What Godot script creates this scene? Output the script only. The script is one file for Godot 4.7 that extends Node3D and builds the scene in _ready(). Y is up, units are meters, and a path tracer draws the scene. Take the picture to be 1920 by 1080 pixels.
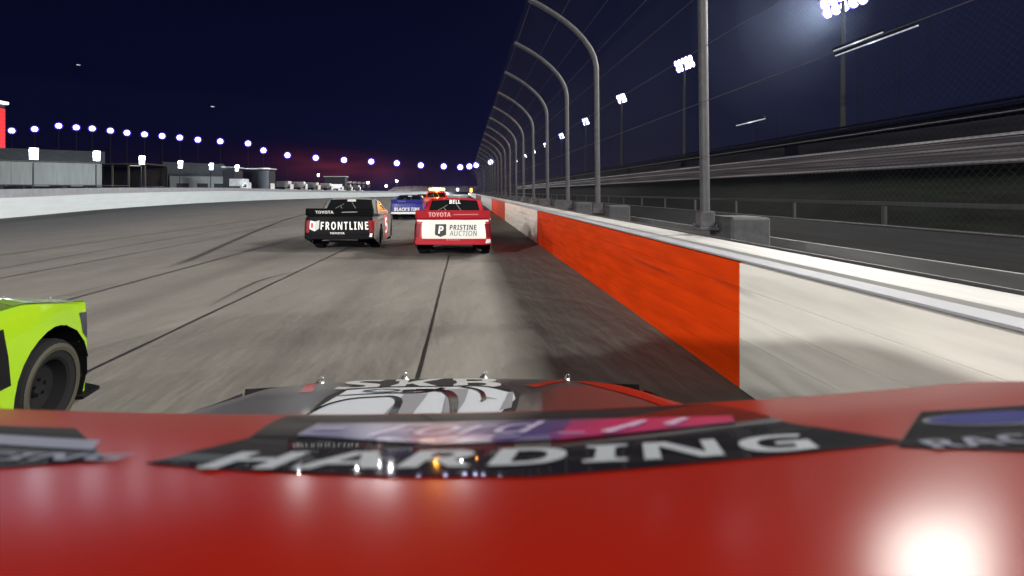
extends Node3D

const KEY := 1750.0      # infield floodlights
const RIM := 1350.0      # floodlights outside the track
const MATTE := ["own_gloss_black", "own_blue", "own_steel", "own_white", "own_grey", "own_letter", "own_graphite", "rim", "barrier_orange", "black_trim", "galvanised", "black_wrap", "service_asphalt", "bank_turf", "stand_wall", "stand_floor", "stand_seat", "bulkhead", "fence_wire", "rubber", "rail_steel", "wheel_well", "underbody", "cart_dark"]
var used := {}
var mats := {}
var noise_tex := {}
var env_ref: Environment

# ------------------------------------------------------------------ mesh collecting
class MB:
	var p := PackedVector3Array()
	var n := PackedVector3Array()
	var c := PackedColorArray()
	var has_color := false
	var col := Color.WHITE

	func tri(a: Vector3, b: Vector3, d: Vector3, na = null, nb = null, nd = null) -> void:
		var g := (d - a).cross(b - a)
		if na == null:
			var m := g.normalized()
			p.append_array([a, b, d]); n.append_array([m, m, m])
		elif g.dot(na + nb + nd) < 0.0:
			p.append_array([a, d, b]); n.append_array([na, nd, nb])
		else:
			p.append_array([a, b, d]); n.append_array([na, nb, nd])
		if has_color:
			c.append_array([col, col, col])

	func tri_out(a: Vector3, b: Vector3, d: Vector3, out: Vector3) -> void:
		if (d - a).cross(b - a).dot(out) < 0.0: tri(a, d, b)
		else: tri(a, b, d)

	func quad(a: Vector3, b: Vector3, d: Vector3, e: Vector3, out: Vector3) -> void:
		tri_out(a, b, d, out); tri_out(a, d, e, out)

	func box(at: Vector3, size: Vector3, basis := Basis.IDENTITY, bev := 0.0) -> void:
		var h := size * 0.5
		var b := minf(bev, minf(h.x, minf(h.y, h.z)) * 0.9)
		var i := h - Vector3(b, b, b)
		for ax in 3:
			for s in [-1.0, 1.0]:
				var u := (ax + 1) % 3
				var v := (ax + 2) % 3
				var q: Array[Vector3] = []
				for k in [[-1, -1], [1, -1], [1, 1], [-1, 1]]:
					var w := Vector3.ZERO
					w[ax] = h[ax] * s; w[u] = i[u] * k[0]; w[v] = i[v] * k[1]
					q.append(at + basis * w)
				var o := Vector3.ZERO
				o[ax] = s
				quad(q[0], q[1], q[2], q[3], basis * o)
		if b <= 0.0: return
		for ax in 3:
			var u := (ax + 1) % 3
			var v := (ax + 2) % 3
			for su in [-1.0, 1.0]:
				for sv in [-1.0, 1.0]:
					var q: Array[Vector3] = []
					for k in [[0, -1], [1, -1], [1, 1], [0, 1]]:
						var w := Vector3.ZERO
						w[ax] = i[ax] * k[1]
						w[u] = su * (h[u] if k[0] == 0 else i[u])
						w[v] = sv * (i[v] if k[0] == 0 else h[v])
						q.append(at + basis * w)
					var o := Vector3.ZERO
					o[u] = su; o[v] = sv
					quad(q[0], q[1], q[2], q[3], basis * o)
		for sx in [-1.0, 1.0]:
			for sy in [-1.0, 1.0]:
				for sz in [-1.0, 1.0]:
					var s := Vector3(sx, sy, sz)
					tri_out(at + basis * (s * Vector3(h.x, i.y, i.z)), at + basis * (s * Vector3(i.x, h.y, i.z)), at + basis * (s * Vector3(i.x, i.y, h.z)), basis * s)

	func tube(pts: Array, r: float, sides := 8, caps := true) -> void:
		var rings: Array = []
		var nrm: Array = []
		var last := Vector3.ZERO
		for k in pts.size():
			var t: Vector3 = (pts[mini(k + 1, pts.size() - 1)] - pts[maxi(k - 1, 0)]).normalized()
			if last == Vector3.ZERO:
				last = t.cross(Vector3.UP if absf(t.y) < 0.9 else Vector3.RIGHT)
			last = (last - t * last.dot(t)).normalized()
			var b := t.cross(last)
			var ring: Array[Vector3] = []
			var rn: Array[Vector3] = []
			for j in sides:
				var a := TAU * j / sides
				var d := last * cos(a) + b * sin(a)
				ring.append(pts[k] + d * r); rn.append(d)
			rings.append(ring); nrm.append(rn)
		for k in pts.size() - 1:
			for j in sides:
				var m := (j + 1) % sides
				tri(rings[k][j], rings[k][m], rings[k + 1][m], nrm[k][j], nrm[k][m], nrm[k + 1][m])
				tri(rings[k][j], rings[k + 1][m], rings[k + 1][j], nrm[k][j], nrm[k + 1][m], nrm[k + 1][j])
		if caps:
			for e in [0, pts.size() - 1]:
				var out: Vector3 = (pts[0] - pts[1]) if e == 0 else (pts[e] - pts[e - 1])
				for j in range(1, sides - 1):
					tri_out(rings[e][0], rings[e][j], rings[e][j + 1], out)

	# profile of Vector2(radius, along x); turned round the x axis
	func lathe(at: Vector3, prof: Array, sides := 28, axis := Vector3.RIGHT) -> void:
		var e1 := axis.cross(Vector3.UP if absf(axis.y) < 0.9 else Vector3.BACK).normalized()
		var e2 := axis.cross(e1)
		for k in prof.size() - 1:
			var q0: Vector2 = prof[k]
			var q1: Vector2 = prof[k + 1]
			var dn := Vector2(q1.y - q0.y, -(q1.x - q0.x)).normalized()
			for j in sides:
				var a0 := TAU * j / sides
				var a1 := TAU * (j + 1) / sides
				var d0 := e1 * cos(a0) + e2 * sin(a0)
				var d1 := e1 * cos(a1) + e2 * sin(a1)
				var n0 := d0 * dn.x + axis * dn.y
				var n1 := d1 * dn.x + axis * dn.y
				var a := at + d0 * q0.x + axis * q0.y
				var b := at + d1 * q0.x + axis * q0.y
				var cc := at + d1 * q1.x + axis * q1.y
				var dd := at + d0 * q1.x + axis * q1.y
				if q0.x > 1e-5: tri(a, b, cc, n0, n1, n1)
				if q1.x > 1e-5: tri(a, cc, dd, n0, n1, n0)

	func _nrm(f: Callable, u: float, v: float, s: float) -> Vector3:
		var e := 0.004
		var a: Vector3 = f.call(u + e, v) - f.call(u - e, v)
		var b: Vector3 = f.call(u, v + e) - f.call(u, v - e)
		return a.cross(b).normalized() * s

	# a polygon of the u,v plane, cut into cells and laid on the surface f
	func surf(poly: PackedVector2Array, holes: Array, f: Callable, cell: float, s := 1.0, off := 0.0) -> void:
		var lo := poly[0]
		var hi := poly[0]
		for q in poly:
			lo = lo.min(q); hi = hi.max(q)
		var nu := maxi(1, ceili((hi.x - lo.x) / cell))
		var nv := maxi(1, ceili((hi.y - lo.y) / cell))
		for i in nu:
			for j in nv:
				var a := lo + (hi - lo) * Vector2(float(i) / nu, float(j) / nv)
				var b := lo + (hi - lo) * Vector2(float(i + 1) / nu, float(j + 1) / nv)
				var pieces := Geometry2D.intersect_polygons(poly, PackedVector2Array([a, Vector2(b.x, a.y), b, Vector2(a.x, b.y)]))
				for h in holes:
					var rest: Array = []
					for piece in pieces: rest.append_array(Geometry2D.clip_polygons(piece, h))
					pieces.assign(rest)
				for piece in pieces:
					var ix := Geometry2D.triangulate_polygon(piece)
					for k in range(0, ix.size(), 3):
						var v: Array[Vector3] = []
						var w: Array[Vector3] = []
						for m in 3:
							var q: Vector2 = piece[ix[k + m]]
							var nn := _nrm(f, q.x, q.y, s)
							v.append(f.call(q.x, q.y) + nn * off); w.append(nn)
						tri(v[0], v[1], v[2], w[0], w[1], w[2])

	func tris2(t: PackedVector2Array, f: Callable, s := 1.0, off := 0.0) -> void:
		for k in range(0, t.size(), 3):
			var v: Array[Vector3] = []
			var w: Array[Vector3] = []
			for m in 3:
				var nn := _nrm(f, t[k + m].x, t[k + m].y, s)
				v.append(f.call(t[k + m].x, t[k + m].y) + nn * off); w.append(nn)
			tri(v[0], v[1], v[2], w[0], w[1], w[2])

	func mesh(m: Material) -> ArrayMesh:
		var a := []
		a.resize(Mesh.ARRAY_MAX)
		a[Mesh.ARRAY_VERTEX] = p
		a[Mesh.ARRAY_NORMAL] = n
		if has_color: a[Mesh.ARRAY_COLOR] = c
		var am := ArrayMesh.new()
		am.add_surface_from_arrays(Mesh.PRIMITIVE_TRIANGLES, a)
		am.surface_set_material(0, m)
		return am

# ------------------------------------------------------------------ naming, tagging
func numbered(called: String, parent: Node) -> String:
	var key := str(parent.get_instance_id()) + called
	var k: int = used.get(key, 0)
	used[key] = k + 1
	return called if k == 0 else "%s_%03d" % [called, k]

func obj(called: String, mb: MB, m: Material, parent: Node = self) -> MeshInstance3D:
	var o := MeshInstance3D.new()
	o.name = numbered(called, parent)
	o.mesh = mb.mesh(m)
	parent.add_child(o, true)
	return o

func tag(o: Node, label: String, category: String, group := "") -> void:
	o.set_meta("label", label); o.set_meta("category", category)
	if group: o.set_meta("group", group)

func thing(called: String, label: String, category: String, at := Vector3.ZERO, turn := 0.0, group := "") -> Node3D:
	var o := Node3D.new()
	o.name = numbered(called, self)
	add_child(o, true)
	o.position = at; o.rotation.y = turn
	tag(o, label, category, group)
	return o

func struct(called: String, mb: MB, m: Material, parent: Node = self) -> MeshInstance3D:
	var o := obj(called, mb, m, parent)
	if parent == self: o.set_meta("kind", "structure")
	return o

func dup(src: Node3D, at: Vector3, turn: float, label: String, group := "") -> Node3D:
	var r: Node3D = src.duplicate()
	r.name = numbered(str(src.name).rstrip("_0123456789"), self)
	add_child(r, true)
	r.position = at; r.rotation.y = turn
	r.set_meta("label", label)
	if group: r.set_meta("group", group)
	return r

# ------------------------------------------------------------------ materials
func lin(r: float, g: float, b: float) -> Color:
	return Color(r, g, b).linear_to_srgb()

func mat(key: String, r := 0.5, g := 0.5, b := 0.5, rough := 0.6, metal := 0.0, coat := 0.0, coat_rough := 0.05) -> StandardMaterial3D:
	if mats.has(key): return mats[key]
	var m := StandardMaterial3D.new()
	m.resource_name = key
	m.albedo_color = lin(r, g, b); m.roughness = rough; m.metallic = metal
	if coat > 0.0:
		m.clearcoat_enabled = true; m.clearcoat = coat; m.clearcoat_roughness = coat_rough
	if MATTE.has(key): m.metallic_specular = 0.08
	mats[key] = m
	return m

func glow(key: String, r: float, g: float, b: float, e: float) -> StandardMaterial3D:
	if mats.has(key): return mats[key]
	var m := mat(key, r * 0.6, g * 0.6, b * 0.6, 0.5)
	m.emission_enabled = true; m.emission = lin(r, g, b); m.emission_energy_multiplier = e
	return m

func tex(key: String, freq: float, octaves: int, lo: float, hi: float, seed_ := 1, as_normal := false, bump := 4.0) -> NoiseTexture2D:
	if noise_tex.has(key): return noise_tex[key]
	var f := FastNoiseLite.new()
	f.seed = seed_; f.frequency = freq; f.fractal_octaves = octaves
	var t := NoiseTexture2D.new()
	t.width = 512; t.height = 512; t.seamless = true; t.noise = f
	if as_normal:
		t.as_normal_map = true; t.bump_strength = bump
	else:
		var g := Gradient.new()
		g.set_color(0, Color(lo, lo, lo)); g.set_color(1, Color(hi, hi, hi))
		t.color_ramp = g
	noise_tex[key] = t
	return t

func worn(key: String, r: float, g: float, b: float, rough: float, scale: Vector3, lo := 0.75, hi := 1.0, bump := 0.0) -> StandardMaterial3D:
	if mats.has(key): return mats[key]
	var m := mat(key, r, g, b, rough)
	m.albedo_texture = tex("worn%.2f%.2f" % [lo, hi], 0.012, 5, lo, hi, 3)
	m.uv1_triplanar = true; m.uv1_world_triplanar = true; m.uv1_scale = scale
	if bump > 0.0:
		m.normal_enabled = true; m.normal_texture = tex("bump", 0.03, 5, 0, 1, 9, true, 6.0); m.normal_scale = bump
	return m

# ------------------------------------------------------------------ lettering: triangles in a box w x h round the origin
func letters(s: String, w: float, h: float, bold := true, shear := 0.0, gap := 0) -> PackedVector2Array:
	var t := TextMesh.new()
	var f := SystemFont.new()
	f.font_names = PackedStringArray(["Droid Sans"])
	f.font_weight = 700 if bold else 400
	t.font = f; t.text = s; t.font_size = 48; t.depth = 0.0; t.pixel_size = 0.01; t.curve_step = 1.0
	if gap:
		var v := FontVariation.new()
		v.base_font = f; v.spacing_glyph = gap
		t.font = v
	var a := t.get_mesh_arrays()
	var pos: PackedVector3Array = a[Mesh.ARRAY_VERTEX]
	var ix = a[Mesh.ARRAY_INDEX]
	var out := PackedVector2Array()
	if ix == null or ix.size() == 0:
		for q in pos: out.append(Vector2(q.x, q.y))
	else:
		for k in ix: out.append(Vector2(pos[k].x, pos[k].y))
	var lo := Vector2(1e9, 1e9)
	var hi := -lo
	for q in out:
		lo = lo.min(q); hi = hi.max(q)
	for k in out.size():
		var q := (out[k] - lo) / (hi - lo) - Vector2(0.5, 0.5)
		out[k] = Vector2(q.x * w + q.y * h * shear, q.y * h)
	return out

func moved(t: PackedVector2Array, by: Vector2, angle := 0.0, sc := Vector2.ONE) -> PackedVector2Array:
	var o := PackedVector2Array()
	for q in t: o.append((q * sc).rotated(angle) + by)
	return o

func ellipse(at: Vector2, rx: float, ry: float, k := 28) -> PackedVector2Array:
	var o := PackedVector2Array()
	for i in k: o.append(at + Vector2(cos(TAU * i / k) * rx, sin(TAU * i / k) * ry))
	return o

func rect2(x0: float, y0: float, x1: float, y1: float) -> PackedVector2Array:
	return PackedVector2Array([Vector2(x0, y0), Vector2(x1, y0), Vector2(x1, y1), Vector2(x0, y1)])

func stroke(pts: Array, w0: float, w1: float) -> PackedVector2Array:
	var cv := Curve2D.new()
	for k in pts.size():
		var t: Vector2 = (pts[mini(k + 1, pts.size() - 1)] - pts[maxi(k - 1, 0)]) * 0.22
		cv.add_point(pts[k], -t, t)
	var b := cv.tessellate_even_length(5, 0.02)
	var l := PackedVector2Array()
	var r := PackedVector2Array()
	for k in b.size():
		var t := (b[mini(k + 1, b.size() - 1)] - b[maxi(k - 1, 0)]).normalized().orthogonal()
		var w := lerpf(w0, w1, float(k) / (b.size() - 1)) * 0.5
		l.append(b[k] + t * w); r.append(b[k] - t * w)
	r.reverse()
	l.append_array(r)
	return l

# ------------------------------------------------------------------ race trucks
# Lengths run from the nose (d = 0) to the tail (d = 5.05); the truck's own z is d - 2.5.
const ROOF_D := [1.95, 2.004, 2.16, 2.296, 2.446, 2.65, 3.15, 3.3]
const ROOF_Y := [1.392, 1.418, 1.4756, 1.514, 1.546, 1.571, 1.585, 1.57]

func roof_line(d: float) -> float:
	for k in ROOF_D.size() - 1:
		if d <= ROOF_D[k + 1]:
			var t: float = (d - ROOF_D[k]) / (ROOF_D[k + 1] - ROOF_D[k])
			var m0: float = (ROOF_Y[k + 1] - ROOF_Y[maxi(k - 1, 0)]) / (ROOF_D[k + 1] - ROOF_D[maxi(k - 1, 0)])
			var m1: float = (ROOF_Y[mini(k + 2, 7)] - ROOF_Y[k]) / (ROOF_D[mini(k + 2, 7)] - ROOF_D[k])
			var h: float = ROOF_D[k + 1] - ROOF_D[k]
			var t2 := t * t
			var t3 := t2 * t
			return (2 * t3 - 3 * t2 + 1) * ROOF_Y[k] + (t3 - 2 * t2 + t) * h * m0 + (-2 * t3 + 3 * t2) * ROOF_Y[k + 1] + (t3 - t2) * h * m1
	return ROOF_Y[7]

func wheel(parent: Node3D, at: Vector3, s: float, tyre_r: float, band: StandardMaterial3D, spokes := true) -> void:
	var mb := MB.new()
	var w := 0.145
	var r := tyre_r
	var prof := []
	for q in [[0.20, -w + 0.01], [0.235, -w], [r - 0.06, -w - 0.012], [r - 0.02, -w + 0.004], [r - 0.004, -w + 0.028], [r, -w + 0.06], [r, w - 0.06], [r - 0.004, w - 0.028], [r - 0.02, w - 0.004], [r - 0.06, w + 0.012], [0.235, w], [0.20, w - 0.01]]:
		prof.append(Vector2(q[0], q[1]))
	mb.lathe(at, prof, 36)
	var ty := obj("wheel", mb, mat("rubber", 0.012, 0.012, 0.013, 0.75), parent)
	var rb := MB.new()
	var rp := [Vector2(0.0, s * 0.05), Vector2(0.05, s * 0.055), Vector2(0.07, s * 0.02), Vector2(0.16, s * 0.045), Vector2(0.185, s * (w - 0.02)), Vector2(0.203, s * (w - 0.008))]
	if s > 0: rp.reverse()
	rb.lathe(at, rp, 24, Vector3.RIGHT)
	if spokes:
		for k in 5:
			var a := TAU * k / 5
			rb.lathe(at + Vector3(s * 0.045, cos(a) * 0.055, sin(a) * 0.055), [Vector2(0.012, 0), Vector2(0.012, 0.03), Vector2(0.0, 0.03)], 8, Vector3(s, 0, 0))
	obj("rim", rb, mat("rim", 0.010, 0.010, 0.011, 0.6), ty)
	var bd := MB.new()
	bd.lathe(at, [Vector2(r - 0.035, w + 0.007), Vector2(r - 0.06, w + 0.0135), Vector2(r - 0.085, w + 0.009)], 36, Vector3(s, 0, 0))
	obj("sidewall_band", bd, band, ty)

func race_truck(P: Dictionary) -> Node3D:
	var t := thing(P.get("name", "race_truck"), P.label, P.get("category", "race truck"), P.at, P.turn)
	var own: bool = P.get("own", false)
	var lift: float = P.get("lift", 0.0 if own else 0.05)
	var drop: float = 0.0 if own else 0.06
	var hw: float = 0.80 if own else 0.755
	var paint: StandardMaterial3D = P.paint
	var hood_m: StandardMaterial3D = P.get("hood", paint)
	var roof_m: StandardMaterial3D = P.get("roof", paint)
	var tail_m: StandardMaterial3D = P.get("tail", paint)
	var black := mat("black_trim", 0.006, 0.006, 0.007, 0.7)
	black.metallic_specular = 0.15
	var glass := mat("window_glass", 0.006, 0.007, 0.008, 0.08)
	var arch: float = P.get("arch", 0.40)
	var axle: float = P.get("axle", 0.80)
	var tyre_r: float = P.get("tyre", 0.345)
	var half := func(d: float, y: float) -> float:
		var w := 0.93 + 0.07 * smoothstep(0.3, 0.95, d) - 0.035 * smoothstep(4.1, 5.05, d)
		if d < 0.3: w = 0.93
		return w - 0.055 * pow(maxf(0.0, y - 0.62) / 0.45, 2.0) - 0.02 * maxf(0.0, 0.4 - y) / 0.3
	var top := func(d: float) -> float:
		if d < 1.05: return 0.745 + lift + 0.2143 * d
		return lerpf(0.97 + lift, 1.03, smoothstep(1.05, 3.6, d))
	# sides
	for s in [-1.0, 1.0]:
		var f := func(d: float, y: float) -> Vector3: return Vector3(s * half.call(d, y), y, d - 2.5)
		var pl := PackedVector2Array([Vector2(0.3, 0.12)])
		for cx in [axle, 3.72]:
			for k in 19:
				var a := lerpf(-0.5236, PI + 0.5236, k / 18.0)
				pl.append(Vector2(cx - cos(a) * arch, 0.34 + sin(a) * arch))
		pl.append_array([Vector2(4.2, 0.2), Vector2(5.03, 0.40), Vector2(5.03, 0.99)])
		for k in 25:
			var d := lerpf(5.0, 0.3, k / 24.0)
			pl.append(Vector2(d, top.call(d) - 0.03))
		var mb := MB.new()
		mb.surf(pl, [], f, 0.16, -s)
		obj("body_side", mb, P.get("paint_left", paint) if s < 0 else paint, t)
		for cx in [axle, 3.72]:
			var well := MB.new()
			for k in 12:
				var a0 := lerpf(-0.5236, PI + 0.5236, k / 12.0)
				var a1 := lerpf(-0.5236, PI + 0.5236, (k + 1) / 12.0)
				var q0 := Vector3(0, 0.34 + sin(a0) * arch, cx - cos(a0) * arch - 2.5)
				var q1 := Vector3(0, 0.34 + sin(a1) * arch, cx - cos(a1) * arch - 2.5)
				var x0: float = s * half.call(cx, q0.y) - s * 0.012
				well.quad(q0 + Vector3(x0, 0, 0), q1 + Vector3(x0, 0, 0), q1 + Vector3(s * 0.5, 0, 0), q0 + Vector3(s * 0.5, 0, 0), Vector3(0, -sin(a0), cos(a0)))
			well.box(Vector3(s * 0.49, 0.52, cx - 2.5), Vector3(0.02, 0.6, arch * 2))
			obj("wheel_well", well, mat("wheel_well", 0.006, 0.006, 0.006, 0.9), t)
			wheel(t, Vector3(s * 0.825, tyre_r, cx - 2.5), s, tyre_r, P.get("band", mat("tyre_mark", 0.04, 0.037, 0.025, 0.6)))
	# nose
	var nose := func(x: float, y: float) -> Vector3:
		var u: float = absf(x) / 0.93
		var d := 0.30 * pow(u, 2.2) + (0.10 * pow(maxf(0.0, y - 0.5) / 0.3, 2.0) + 0.05 * pow(maxf(0.0, 0.42 - y) / 0.3, 2.0)) * (1.0 - u * u)
		return Vector3(x * (1.0 - 0.025 * pow(maxf(0.0, y - 0.62) / 0.2, 2.0) * u - 0.019 * maxf(0.0, 0.4 - y) / 0.28 * u), y, d - 2.5)
	var np := PackedVector2Array()
	for k in 13: np.append(Vector2(lerpf(-0.93, 0.93, k / 12.0), 0.13))
	for k in 13:
		var x := lerpf(0.93, -0.93, k / 12.0)
		np.append(Vector2(x, top.call(0.3 * pow(absf(x) / 0.93, 2.2)) - 0.012))
	var nb := MB.new()
	nb.surf(np, [], nose, 0.12, -1.0)
	var nose_o := obj("nose", nb, P.get("nose", paint), t)
	var gr := MB.new()
	gr.surf(PackedVector2Array([Vector2(-0.42, 0.40), Vector2(0.42, 0.40), Vector2(0.47, 0.66), Vector2(-0.47, 0.66)]), [], nose, 0.12, -1.0, 0.004)
	obj("grille", gr, black, nose_o)
	for s in [-1.0, 1.0]:
		var hl := MB.new()
		hl.surf(PackedVector2Array([Vector2(s * 0.60, 0.60), Vector2(s * 0.925, 0.56), Vector2(s * 0.925, 0.735), Vector2(s * 0.60, 0.70)]), [], nose, 0.06, -1.0, 0.004)
		var fs := func(d: float, y: float) -> Vector3: return Vector3(s * half.call(d, y), y, d - 2.5)
		hl.surf(PackedVector2Array([Vector2(0.302, 0.54), Vector2(0.36, 0.60), Vector2(0.40, 0.765), Vector2(0.302, 0.75)]), [], fs, 0.06, -s, 0.004)
		obj("headlight", hl, mat("lamp_decal", 0.012, 0.014, 0.03, 0.12, 0, 1.0), t)
	var sp := MB.new()
	var spl := PackedVector2Array()
	for k in 13: spl.append(Vector2(lerpf(-0.97, 0.97, k / 12.0), 0.26 * pow(absf(lerpf(-1, 1, k / 12.0)), 2.2) - 0.06))
	spl.append_array([Vector2(0.97, 0.42), Vector2(-0.97, 0.42)])
	for y in [0.10, 0.125]:
		sp.surf(spl, [], func(x: float, d: float) -> Vector3: return Vector3(x, y, d - 2.5), 0.4, 1.0 if y < 0.11 else -1.0)
	for k in spl.size():
		var a := spl[k]
		var b := spl[(k + 1) % spl.size()]
		sp.quad(Vector3(a.x, 0.10, a.y - 2.5), Vector3(b.x, 0.10, b.y - 2.5), Vector3(b.x, 0.125, b.y - 2.5), Vector3(a.x, 0.125, a.y - 2.5), Vector3((a.x + b.x) * 0.3, 0, -0.5))
	obj("splitter", sp, P.get("splitter", black), t)
	# hood
	var hood := func(x: float, v: float) -> Vector3:
		var u: float = absf(x) / 0.95
		var d0 := 0.30 * pow(minf(u, 1.0), 2.2) + 0.07 * (1.0 - u * u)
		var d1 := 1.06 + 0.10 * u * u
		var d := lerpf(d0, d1, v)
		var edge: float = half.call(d, 0.8)
		var xx := x / 0.95 * edge
		var y: float = top.call(d) + 0.012 * (1.0 - u * u) - 0.032 * pow(smoothstep(0.80, 1.0, u), 2.0) - 0.02 * pow(1.0 - v, 8.0)
		return Vector3(xx, y, d - 2.5)
	var hb := MB.new()
	hb.surf(rect2(-0.95, 0.0, 0.95, 1.0), [], hood, 0.06 if own else 0.12, -1.0)
	var hood_o := obj("hood", hb, hood_m, t)
	# cowl and shelf beside the windshield
	var shelf := func(x: float, d: float) -> Vector3:
		var e: float = half.call(d, 0.8)
		return Vector3(x * e, top.call(d) + 0.0 - 0.032 * pow(smoothstep(0.8, 1.0, absf(x)), 2.0), d - 2.5)
	var sh := MB.new()
	sh.surf(rect2(-1, 1.16, 1, 3.62), [], shelf, 0.22, -1.0)
	sh.surf(PackedVector2Array([Vector2(-1, 1.155), Vector2(-0.5, 1.07), Vector2(0, 1.05), Vector2(0.5, 1.07), Vector2(1, 1.155)]), [], shelf, 0.22, -1.0, -0.002)
	obj("cowl", sh, hood_m if own else paint, t)
	# roof
	var roof := func(x: float, d: float) -> Vector3:
		var y := roof_line(d) - drop
		y += 0.055 * pow(x + 0.05, 2.0) if own else -0.05 * x * x
		y -= 0.06 * pow(maxf(0.0, absf(x) - hw + 0.09) / 0.09, 2.0)
		return Vector3(x, y, d - 2.5)
	var rf := MB.new()
	rf.surf(rect2(-hw, 1.95, hw, 3.2), [], roof, 0.03 if own else 0.12, -1.0)
	var roof_o := obj("roof", rf, roof_m, t)
	# windshield
	var pane := func(x0: float, p0: Vector2, x1: float, bow: float) -> Callable:   # from the base (half width x0, d and y of p0) up to the roof edge
		return func(u: float, v: float) -> Vector3:
			var dt := 1.95 if bow < 0 else 3.2
			var a := Vector3(u * x0, p0.y, p0.x - 2.5 + 0.09 * u * u * signf(-bow))
			var b: Vector3 = roof.call(u * x1, dt) + Vector3(0, -0.004, 0)
			return a.lerp(b, v) + Vector3(0, sin(v * PI) * absf(bow), 0)
	var ws := MB.new()
	ws.surf(rect2(-1, 0, 1, 1), [], pane.call(0.86, Vector2(1.06, 0.965 + lift), hw - 0.03, -0.008), 0.2, -1.0)
	obj("windshield", ws, glass, t)
	# back wall of the cab with its window
	var rear: Callable = pane.call(0.88, Vector2(3.62, 1.02), hw - 0.01, 0.01)
	var rw := MB.new()
	rw.surf(rect2(-1, 0, 1, 1), [], rear, 0.25, 1.0)
	obj("cab_back", rw, P.get("pillar", roof_m), t)
	var rg := MB.new()
	rg.surf(PackedVector2Array([Vector2(-0.86, 0.07), Vector2(0.86, 0.07), Vector2(0.84, 0.90), Vector2(-0.84, 0.90)]), [], rear, 0.25, 1.0, 0.006)
	var rear_o := obj("rear_window", rg, glass, t)
	if not own:
		var bars := MB.new()
		for q in [[-0.75, 0.1, -0.25, 0.6], [0.3, 0.12, 0.05, 0.7], [-0.2, 0.1, -0.35, 0.45]]:
			bars.surf(stroke([Vector2(q[0], q[1]), Vector2(q[2], q[3])], 0.035, 0.03), [], rear, 0.3, 1.0, 0.010)
		obj("roll_bar", bars, mat("roll_bar", 0.10, 0.10, 0.10, 0.5), rear_o)
		if P.has("name_plate"):
			var pl := MB.new()
			pl.surf(rect2(-0.14, 0.74, 0.20, 0.88), [], rear, 0.3, 1.0, 0.012)
			obj("name_plate", pl, mat("plate_grey", 0.42, 0.44, 0.42, 0.5), rear_o)
		if P.has("driver"):
			var dl := MB.new()
			dl.tris2(moved(letters(P.driver, P.get("driver_w", 0.42), 0.22), Vector2(0.02, 0.78)), rear, 1.0, 0.012)
			obj("name_lettering", dl, mat("white_print", 0.75, 0.75, 0.75, 0.5), rear_o)
	# cab sides
	for s in [-1.0, 1.0]:
		var f := func(d: float, y: float) -> Vector3:
			var b: float = top.call(d)
			var r: float = roof_line(clampf(d, 1.95, 3.2)) - drop
			var k := clampf((y - b) / maxf(0.05, r - b), 0.0, 1.1)
			return Vector3(s * lerpf(0.90, hw - 0.004, k), y, d - 2.5)
		var yr := func(d: float) -> float: return roof.call(hw, d).y + 0.006
		var pl := PackedVector2Array([Vector2(1.14, top.call(1.14) - 0.02), Vector2(1.95, yr.call(1.95)), Vector2(2.2, yr.call(2.2)), Vector2(2.5, yr.call(2.5)), Vector2(2.9, yr.call(2.9)), Vector2(3.2, yr.call(3.2)), Vector2(3.66, 1.0), Vector2(2.4, 0.96)])
		var win := PackedVector2Array([Vector2(1.50, top.call(1.5) + 0.05), Vector2(2.02, yr.call(2.0) - 0.07), Vector2(2.78, yr.call(2.8) - 0.08), Vector2(2.85, top.call(2.85) + 0.05)])
		var mb := MB.new()
		mb.surf(pl, [win], f, 0.14, -s)
		obj("cab_side", mb, P.get("pillar", roof_m), t)
		var wn := MB.new()
		wn.surf(win, [], f, 0.2, -s, -0.025)
		var wo := obj("side_window", wn, mat("window_dark", 0.004, 0.004, 0.005, 0.35), t)
		var net := MB.new()
		for k in 5:
			var v := (k + 1) / 6.0
			net.tube([f.call(lerpf(1.62, 2.10, v), lerpf(1.05, 1.36, v)) + Vector3(-s * 0.012, 0, 0), f.call(2.76, lerpf(1.07, 1.40, v)) + Vector3(-s * 0.012, 0, 0)], 0.012, 4)
		obj("window_net", net, mat("net", 0.02, 0.02, 0.02, 0.8), wo)
		if P.has("number"):
			var nd := MB.new()
			var fs := func(d: float, y: float) -> Vector3: return Vector3(s * half.call(d, y), y, d - 2.5)
			if P.has("door"):
				nd.surf(PackedVector2Array([Vector2(2.05, 0.2), Vector2(2.75, 0.2), Vector2(2.85, 0.94), Vector2(2.15, 0.94)]), [], fs, 0.2, -s, 0.003)
				obj("door_panel", nd, P.door, t)
			var nm := MB.new()
			nm.tris2(moved(letters(P.number, 0.62, 0.5), Vector2(2.45, 0.6), 0.0, Vector2(1 if s < 0 else -1, 1)), fs, -s, 0.007)
			obj("number", nm, P.get("number_m", mat("white_print")), t)
	# bed, tailgate
	var bd := MB.new()
	bd.surf(rect2(-1, 3.60, 1, 4.97), [], shelf, 0.3, -1.0)
	obj("bed_cover", bd, P.get("bed", tail_m), t)
	var tg := func(x: float, y: float) -> Vector3:
		var w: float = half.call(5.03, y)
		return Vector3(x * w, y, 5.06 - 0.09 * pow(absf(x), 5.0) - 0.02 * maxf(0, 0.55 - y) / 0.15 - 2.5)
	var tb := MB.new()
	tb.surf(rect2(-1, 0.40, 1, 1.0), [], tg, 0.11, 1.0)
	tb.surf(rect2(-1, 1.0, 1, 1.06), [], func(x: float, y: float) -> Vector3: return tg.call(x, 1.0) + Vector3(0, (y - 1.0) * 0.55, -(y - 1.0) * 2.4), 0.11, 1.0)
	var tail_o := obj("tailgate", tb, tail_m, t)
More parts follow.
